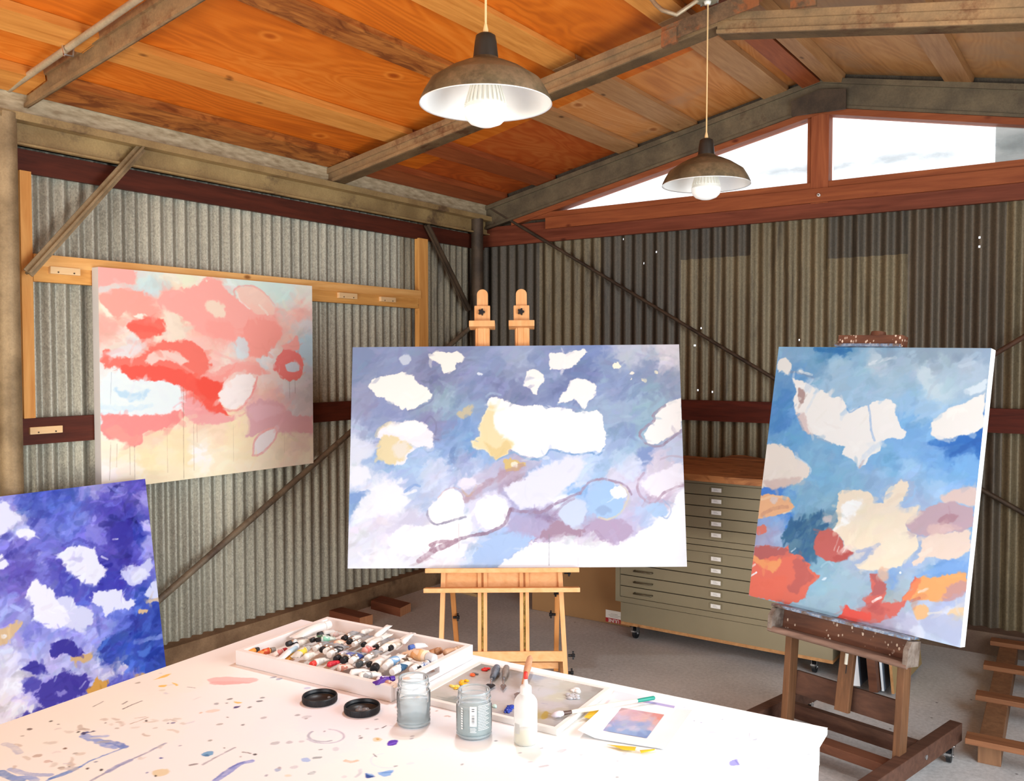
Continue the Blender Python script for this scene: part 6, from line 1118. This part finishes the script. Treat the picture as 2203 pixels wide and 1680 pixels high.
def jar(px, label, R_, H_, rings, liquid, lh, label_part):
    c = onZ(*px, ZT); c = c + np.array([(c - CAM)[0], (c - CAM)[1], 0]) / np.linalg.norm((c - CAM)[:2]) * R_ * 0.0
    t = thing('glass_jar', c + (0, 0, 0.001), label, 'jar', 'open jars on the table'); t.rotation_euler = (0, 0, math.atan2((CAM - c)[1], (CAM - c)[0]))
    o = [(0.001, 0.0), (R_ - 0.006, 0.0), (R_ - 0.001, 0.004)] + [(R_ - (0.0018 if k % 2 else 0.0), 0.006 + k * (rings / 8)) for k in range(9)] + [(R_, rings + 0.01), (R_, H_ - 0.030), (R_ - 0.002, H_ - 0.026), (R_ - 0.004, H_ - 0.023), (R_ - 0.0036, H_ - 0.018), (R_ - 0.0016, H_ - 0.016), (R_ - 0.0016, H_ - 0.014), (R_ - 0.0036, H_ - 0.012), (R_ - 0.0036, H_ - 0.002), (R_ - 0.005, H_)]
    i_ = [(R_ - 0.0066, H_ - 0.002), (R_ - 0.0066, H_ - 0.024), (R_ - 0.003, H_ - 0.034), (R_ - 0.003, 0.010), (R_ - 0.008, 0.006), (0.001, 0.006)]
    MB().lathe(o + i_, n=56).build('jar_wall', GLA, t, local=True)
    m = MB(); m.lathe([(R_ - 0.0072, H_ - 0.0015), (R_ - 0.006, H_ + 0.0006), (R_ - 0.0042, H_ + 0.0006), (R_ - 0.003, H_ - 0.0015), (R_ - 0.0042, H_ - 0.003), (R_ - 0.006, H_ - 0.003), (R_ - 0.0072, H_ - 0.0015)], n=56)
    m.build('rim', RIM, t, local=True)
    for z in (H_ - 0.015, H_ - 0.026):
        m = MB(); m.lathe([(R_ - 0.003, z - 0.0012), (R_ - 0.0012, z), (R_ - 0.003, z + 0.0012)], n=56); m.build('thread', RIM, t, local=True)
    m = MB(); m.lathe([(R_ - 0.007, 0.0002), (R_ - 0.001, 0.003), (R_ + 0.0002, 0.006), (R_ - 0.0008, 0.0085)], n=56)
    m.build('base', RIM, t, local=True)
    MB().lathe([(0.001, 0.0015), (R_ - 0.005, 0.0016), (R_ - 0.0022, 0.005), (R_ - 0.0022, lh), (0.001, lh)], n=48).build('liquid', liquid, t, local=True)
    if label_part:
        def patch(a0, a1, z0, z1, k=1.0):
            vs = []; n_ = 10
            for z in (z0, z1):
                for q in range(n_ + 1): a = a0 + (a1 - a0) * q / n_; vs.append(((R_ + 0.0003 * k) * math.cos(a), (R_ + 0.0003 * k) * math.sin(a), z))
            return vs, [(q, q + 1, n_ + 2 + q, n_ + 1 + q) for q in range(n_)]
        m = MB().add(*patch(-0.24, 0.14, 0.030, 0.070)); lb = m.build('barcode_label', M['white'], t, local=True)
        m = MB()
        for z, h in ((0.036, .0008), (0.039, .0016), (0.0415, .0007), (0.0435, .0014), (0.046, .0018), (0.049, .0007), (0.051, .0012), (0.060, .0018), (0.064, .0018)): m.add(*patch(-0.13, 0.02, z, z + h, 2))
        m.build('barcode_bars', plain('#5a5f62', 0.6), t, local=True).parent = lb
        m = MB()
        for k in range(16): m.add(*patch(0.22, 0.95 - 0.12 * ((k * 7) % 3), 0.022 + k * 0.0032, 0.0233 + k * 0.0032, 2))
        for k in range(4): m.add(*patch(-0.22, 0.12 - 0.05 * (k % 2), 0.018 + k * 0.0026, 0.0192 + k * 0.0026, 2))
        for k in range(9): m.add(*patch(-0.78, -0.66, 0.022 + k * 0.005, 0.0252 + k * 0.005, 2))
        m.build('printed_lines', plain('#eef3f4', 0.6), t, local=True)
    return t
RIM = clear('thick_clear_rim', (0.9, 0.94, 0.95), 0.2, 0.05, ('#cfd9dc', 0.45)); WAT = clear('gray_water', (0.88, 0.92, 0.93), 0.05, 0.05, ('#c3d0d4', 0.34)); CLD = clear('cloudy_water', (0.8, 0.86, 0.86), 0.05, 0.1, ('#aebfc1', 0.72))
jar((890, 1556), 'clear ribbed jar half full of gray water beside the right black lid', 0.0352, 0.097, 0.03, WAT, 0.048, False)
jar((1020, 1580), 'jar of cloudy blue gray water with a white barcode label', 0.0362, 0.092, 0.004, CLD, 0.060, True)
t = thing('squeeze_bottle', onZ(1131, 1598, ZT) + (0, 0, 0.001), 'translucent squeeze bottle with red tip and yellowish oil at the bottom', 'bottle')
t.rotation_euler = (0, 0, math.atan2((CAM - np.array(t.location))[1], (CAM - np.array(t.location))[0]))
MILK = clear('milky_plastic', (0.96, 0.96, 0.95), 0.06, 0.3, ('#eeeeec', 0.55))
RB = 0.0232
MB().lathe([(0.001, 0), (RB - 0.003, 0), (RB, 0.003), (RB, 0.078), (RB - 0.001, 0.085), (RB - 0.005, 0.092), (0.0125, 0.097), (0.0105, 0.099), (0.0105, 0.104)], n=40).build('bottle_body', MILK, t, local=True)
MB().lathe([(0.001, 0.0015), (RB - 0.0035, 0.0015), (RB - 0.0012, 0.004), (RB - 0.0012, 0.022), (0.001, 0.022)], n=36).build('oil', clear('yellow_oil', (0.97, 0.94, 0.62), 0.2, 0.1, ('#efe6a2', 0.7)), t, local=True)
MB().lathe([(0.0112, 0.098), (0.0115, 0.0985), (0.0112, 0.112), (0.0095, 0.114), (0.0055, 0.1145), (0.0022, 0.131), (0.0018, 0.132)], n=28).build('nozzle_cap', M['white'], t, local=True)
MB().lathe([(0.0042, 0.128), (0.0046, 0.129), (0.0038, 0.141), (0.001, 0.1425)], n=18).build('red_tip', plain('#d8352a', 0.4), t, local=True)
vs = []; n_ = 8
for z in (0.024, 0.044):
    for q in range(n_ + 1): a = -1.15 + 0.6 * q / n_; vs.append(((RB + 0.0003) * math.cos(a), (RB + 0.0003) * math.sin(a), z))
MB().add(vs, [(q, q + 1, n_ + 2 + q, n_ + 1 + q) for q in range(n_)]).build('worn_label', plain('#c9cbc8', 0.7), t, local=True)
t = thing('lidded_pot', onZ(873, 1513, ZT) + (0, 0, 0.001), 'small white lidded pot with an orange smear at the front corner of the tray', 'pot')
MB().lathe([(0.001, 0), (0.0135, 0), (0.014, 0.002), (0.014, 0.03), (0.001, 0.03)], n=28).build('pot', M['white'], t, local=True)
MB().lathe([(0.0145, 0.03), (0.0148, 0.031), (0.0148, 0.052), (0.0138, 0.0535), (0.001, 0.0535)], n=28).build('lid', M['white'], t, local=True)
MB().lathe([(0.009, 0.0536), (0.007, 0.0545), (0.0005, 0.0548)], (0.001, 0.002, 0), n=14).build('orange_smear', plain('#e9b27e', 0.6), t, local=True)
# ================================================================== PALETTE AND KNIVES
ZP = ZT + 0.012
PC = [onZ(x, y, ZP) for x, y in ((1035, 1428), (1300, 1482), (1190, 1565), (925, 1500))]
pu = PC[1] - PC[0]; pu[2] = 0; PWi = np.linalg.norm(pu); pu /= PWi; pv = np.array([pu[1], -pu[0], 0]); PHt = (np.linalg.norm(PC[3] - PC[0]) + np.linalg.norm(PC[2] - PC[1])) / 2
pal = thing('glass_palette', (*(PC[0] + pu * PWi / 2 + pv * PHt / 2)[:2], ZT + 0.001), 'gray glass mixing palette in a white frame with dabs of paint', 'palette')
Q = [prj(q) for q in (PC[0], PC[0] + pu * PWi, PC[0] + pu * PWi + pv * PHt, PC[0] + pv * PHt)]
p = Paint(220, 165, Q, 31); p.T = (940, 1400, 6.12)
p.base(pts('600,200,8f8d84 400,300,b5b0aa 650,300,b9b5b0 900,330,a9a5a0 1000,280,9a948c 150,450,c5c1ba 100,600,b9b8b0 300,550,c9c6c2 500,500,c9c7c6 700,550,c6c4c8 900,600,c9c6ca 800,720,bdbab8 1000,700,bebbba 1050,400,b0a9a2 1300,330,aab4c4 1500,420,c9ccca 1700,450,c3c4b8 1900,470,b5b4b0 2100,480,9d9a92 1450,550,c9cdd2 1600,600,c9cab9 1800,650,bcbec2 2000,600,a9aaa4 1800,750,aaa8a4 1500,720,c3c2c6 1600,780,bdb8ac 1400,850,b5a878 1500,900,b9b5b0 1600,930,a5a4a2 250,640,9aa09a 600,760,b8b5b0 900,820,a8a5a8'), 2.4, 6)
p.dabs(200, 8, 3, -20, 40, 0.03, a=0.5, hue=0.008); l = p.line; b = p.blob
l(PL('600,180 1000,240 1150,270'), '#75736a', 10, 0.7, 3); l(PL('1230,290 1450,330'), '#8fa0bf', 16, 0.7, 3); l(PL('1700,400 1900,440 2150,490'), '#8a897f', 14, 0.7, 3); l(PL('0,600 200,640 270,650'), '#8d928a', 16, 0.7, 3); l(PL('230,640 290,600'), '#7f8c94', 14, 0.8, 3)
b(PL('1370,850 1430,790 1470,830 1440,890 1380,900'), '#b59c3f', 5, 5, 0.8); l(PL('1470,820 1500,830'), '#a0683a', 12, 0.8, 3); l(PL('1380,690 1450,700'), '#9d9dbe', 12, 0.7, 3); b(PL('1520,830 1640,790 1660,850 1550,880'), '#d5d2de', 4, 5); l(PL('650,570 680,572'), '#5a5f6f', 5, 0.9, 1)
painted_grid('glass_plate', p, PC[0], pu * PWi, pv * PHt, vcol('palette_smears', 0.25, 0.5, False), pal)
m = MB(); f_ = 0.011; O2 = np.array([PC[0][0], PC[0][1], ZT + 0.001])
m.obox(O2, pu, pv, up, (0, 0, 0), (PWi, PHt, 0.0100))
for lo, hi in (((-f_, -f_, 0), (PWi + f_, 0, 0.0125)), ((-f_, PHt, 0), (PWi + f_, PHt + f_, 0.0125)), ((-f_, 0, 0), (0, PHt, 0.0125)), ((PWi, 0, 0), (PWi + f_, PHt, 0.0125))): m.obox(O2, pu, pv, up, lo, hi, 0, 0.001)
m.build('frame', M['white'], pal)
def dab(px, spec, col, nm='paint_dab'):
    rng = random.Random(px[0] * 7 + px[1]); bm = bmesh.new()
    for k in range(spec[2]):
        c = onZ(px[0] + rng.uniform(-1, 1) * spec[0], px[1] + rng.uniform(-1, 1) * spec[1], ZP + 0.002); r = spec[3] * rng.uniform(0.6, 1.1)
        bmesh.ops.create_icosphere(bm, subdivisions=2, radius=r, matrix=Matrix.Translation(Vector(c - np.array(pal.location))) @ Matrix.Diagonal((1.3, 1.0, 0.55, 1)))
    for v in bm.verts: v.co += Vector((rng.uniform(-1, 1), rng.uniform(-1, 1), rng.uniform(-1, 1))) * 0.0006
    me = bpy.data.meshes.new(nm); bm.to_mesh(me); bm.free(); me.materials.append(plain(col, 0.3))
    for f in me.polygons: f.use_smooth = True
    o = bpy.data.objects.new(nm, me); COL.objects.link(o); o.parent = pal; return o
dab((997, 1468), (7, 5, 9, 0.0058), '#f2b91f'); dab((978, 1475), (8, 1, 5, 0.0055), '#f5d768'); dab((984, 1482), (7, 2, 5, 0.0045), '#e3b52a'); dab((1017, 1451), (3, 2, 4, 0.0055), '#ee6a35'); dab((1023, 1449), (4, 1, 3, 0.0045), '#6f6c6c'); dab((1045, 1440), (6, 2, 6, 0.0055), '#e02a22'); dab((1097, 1525), (6, 6, 8, 0.0055), '#1c3fb0'); dab((1064, 1519), (3, 3, 4, 0.005), '#c9ece4'); dab((1239, 1485), (6, 3, 8, 0.0065), '#f1f1f1'); dab((1233, 1497), (12, 5, 12, 0.006), '#c3c6cb'); dab((1090, 1532), (5, 1, 3, 0.003), '#2748b8')
def knife(tip, mid_, end, zt, ze, hcol, bcol, label, r=0.008, bw=0.012, name='palette_knife'):
    T, Mi, E_ = onZ(*tip, zt), onZ(*mid_, zt + 0.004), onZ(*end, ze)
    t = thing(name, Mi, label, 'palette knife'); d = E_ - Mi; L = np.linalg.norm(d)
    m = MB().tube([Mi + d * f for f in (0.0, 0.06, 0.2, 0.6, 0.92, 1.0)], [r * q for q in (0.55, 0.75, 0.8, 1.15, 0.95, 0.45)], 14); m.build('handle', hcol, t)
    dd = T - Mi; Lb = np.linalg.norm(dd); dd /= Lb; sd = np.cross(dd, up); sd /= np.linalg.norm(sd)
    MB().tube([Mi, Mi + dd * Lb * 0.3 + up * 0.004, Mi + dd * Lb * 0.55], r * 0.3, 8).build('neck', M['chrome'], t)
    s0 = Mi + dd * Lb * 0.5; u_ = np.cross(sd, dd)
    MB().prism([(0, -bw * .35), (Lb * 0.12, -bw * 0.6), (Lb * 0.5, 0), (Lb * 0.12, bw * 0.6), (0, bw * .35)], s0, dd, sd, u_, -0.0004, 0.0006).build('blade', bcol, t)
DK = steel('paint_crusted_handle', '#2b3038', '#767c86', '#c9ccd0', 0, 0.5, 8, 0.62)
knife((1052, 1484), (1059, 1459), (1070, 1434), ZP + 0.004, ZP + 0.012, DK, plain('#26282c', 0.35), 'paint crusted palette knife with dark pointed blade, left one on the palette', 0.009, 0.02)
knife((1082, 1487), (1084, 1458), (1090, 1434), ZP + 0.004, ZP + 0.011, steel('gray_wood_handle', '#6d635c', '#9a9088', None, 0, 0.6, 4), M['chrome'], 'palette knife with gray handle and thin silver blade, right one on the palette', 0.0075, 0.012)
knife((1113, 1507), (1126, 1474), (1141, 1412), ZP + 0.004, ZP + 0.03, wood('tan_handle', '#b5805c', '#d3a683', 'y', 2.0), M['chrome'], 'palette knife with long tan handle resting on the palette edge behind the squeeze bottle', 0.0075, 0.022)
# ================================================================== BRUSH AND PAPERS
T, F_, E_ = onZ(1188, 1540, ZP + 0.006), onZ(1214, 1534, ZP + 0.008), onZ(1408, 1501, ZT + 0.012)
t = thing('paint_brush', F_, 'long paint brush with white handle and teal end lying across the palette corner', 'brush'); d = E_ - F_; g_ = F_ + d * 0.80
MB().tube([F_ + d * f for f in (0.05, 0.12, 0.3, 0.55, 0.8)], [0.0036, 0.0042, 0.0058, 0.0050, 0.0036], 14).build('handle', plain('#f3ead9', 0.45), t)
MB().tube([g_, g_ + d * 0.08, g_ + d * 0.19, E_], [0.0040, 0.0044, 0.0046, 0.0032], 14).build('teal_end', plain('#1f8f7c', 0.4), t)
MB().tube([F_ - d * 0.02, F_ + d * 0.04, F_ + d * 0.075], [0.0048, 0.0040, 0.0038], 14).build('ferrule', plain('#5d4a44', 0.4, 0.3), t)
MB().tube([F_ - d * 0.01, F_ - d * 0.05, F_ - d * 0.10, T], [0.0045, 0.0068, 0.0058, 0.001], 14).build('bristles', plain('#e3dde8', 0.6), t)
def sheet(P, z0, th, curl=None, N=10):
    """thin paper from 4 px corners (TL,TR,BR,BL); curl lifts the left edge"""
    C4 = [onZ(*q, ZT + z0) for q in P]; vs = []; fs = []
    for k in (0, 1):
        for j in range(N + 1):
            for i in range(N + 1):
                u_, v_ = i / N, j / N; q = (C4[0] * (1 - u_) + C4[1] * u_) * (1 - v_) + (C4[3] * (1 - u_) + C4[2] * u_) * v_
                h = curl(u_, v_) if curl else 0
                vs.append(q + up * (h + (th if k else 0)))
    n1 = (N + 1) ** 2; ix = lambda i, j, k: k * n1 + j * (N + 1) + i
    for j in range(N):
        for i in range(N):
            fs.append((ix(i, j, 1), ix(i + 1, j, 1), ix(i + 1, j + 1, 1), ix(i, j + 1, 1))); fs.append((ix(i, j, 0), ix(i, j + 1, 0), ix(i + 1, j + 1, 0), ix(i + 1, j, 0)))
    for i in range(N): fs += [(ix(i, 0, 0), ix(i + 1, 0, 0), ix(i + 1, 0, 1), ix(i, 0, 1)), (ix(i, N, 0), ix(i, N, 1), ix(i + 1, N, 1), ix(i + 1, N, 0)), (ix(0, i, 0), ix(0, i, 1), ix(0, i + 1, 1), ix(0, i + 1, 0)), (ix(N, i, 0), ix(N, i + 1, 0), ix(N, i + 1, 1), ix(N, i, 1))]
    return MB().add(vs, fs, 0, False), C4
m, C4 = sheet([(1322, 1486), (1468, 1516), (1450, 1545), (1300, 1515)], 0.001, 0.0004)
t = thing('paper_sheet', (C4[0] + C4[2]) / 2, 'pale lilac paper sheet with a purple edge under the printed paper', 'paper'); m.build('sheet', plain('#efecf6', 0.7), t)
m, _ = sheet([(1385, 1506), (1452, 1519), (1450, 1523), (1382, 1510)], 0.0016, 0.0003, N=2); m.build('purple_edge', plain('#b3acdc', 0.7), t)
m, C4 = sheet([(1318, 1506), (1490, 1530), (1430, 1612), (1243, 1583)], 0.003, 0.0004, lambda u_, v_: 0.012 * max(0, 0.22 - u_) / 0.22 * (0.3 + 0.7 * v_) + 0.003 * max(0, u_ - 0.85) * 6 * (1 - v_))
t = thing('printed_paper', (C4[0] + C4[2]) / 2, 'curled white paper with a small pink and blue cloud print taped to the table', 'paper'); m.build('sheet', M['paper'], t)
QI = [(1328, 1522), (1429, 1536), (1391, 1589), (1285, 1568)]
I4 = [onZ(*q, ZT + 0.0042) for q in QI]
p = Paint(110, 76, QI, 41); p.gain = (0.72, 0.76, 0.84); p.T = (1180, 1440, 6.12); b = p.blob; l = p.line
p.base(pts('910,510,e8b9c0 1000,540,ebc2c2 1150,550,e3bcc2 1300,570,eab3ad 1400,590,ec9f93 1480,610,ec9c8c 1470,650,ef9a86 900,600,dcc6d6 1000,620,dccbd8 1150,620,f0c6c6 1250,640,efc4bd 1350,660,dcc0c8 1420,690,efc0b4 820,640,d8b6c2 800,690,b2b0d2 900,690,b5bcdc 1000,690,c5c8e0 950,740,a9bce0 1100,700,b9bcdc 1200,720,a3b5dc 1300,720,b5bbdb 1350,760,e9cdd3 1250,770,b5c2e2 1100,760,dcd6e6 950,770,d9d3e4 850,740,a5b7de 770,740,e3d3e2 700,780,a9aed8 850,790,9db5de 1000,810,a5bfe4 1150,800,d3d3e8 1250,840,a5bbdf 1200,880,90a8d4 1100,850,9db7e0 1320,820,8fabd6 1280,900,8aa2cf 900,820,9fbbe3'), 2.4, 5)
p.dabs(80, 8, 3, 0, 30, 0.02, a=0.4)
eu = ((I4[1] - I4[0]) + (I4[2] - I4[3])) / 2; ev = ((I4[3] - I4[0]) + (I4[2] - I4[1])) / 2; oc = sum(I4) / 4 - eu / 2 - ev / 2
painted_grid('cloud_print', p, oc, eu, ev, vcol('ink_print', 0.6, 0.3, False), t)
TAPE = plain('#f0c52e', 0.6)
for P, z in (([(1278, 1524), (1289, 1527), (1275, 1548), (1256, 1543)], 0.008), ([(1306, 1602), (1369, 1607), (1366, 1615), (1340, 1613)], 0.0045), ([(1376, 1614), (1410, 1611), (1408, 1614), (1379, 1620)], 0.0045)):
    m, _ = sheet(P, z, 0.0004, (lambda u_, v_: 0.004 * v_ * (1 - v_)) , 4); m.build('tape_strip', TAPE, t)
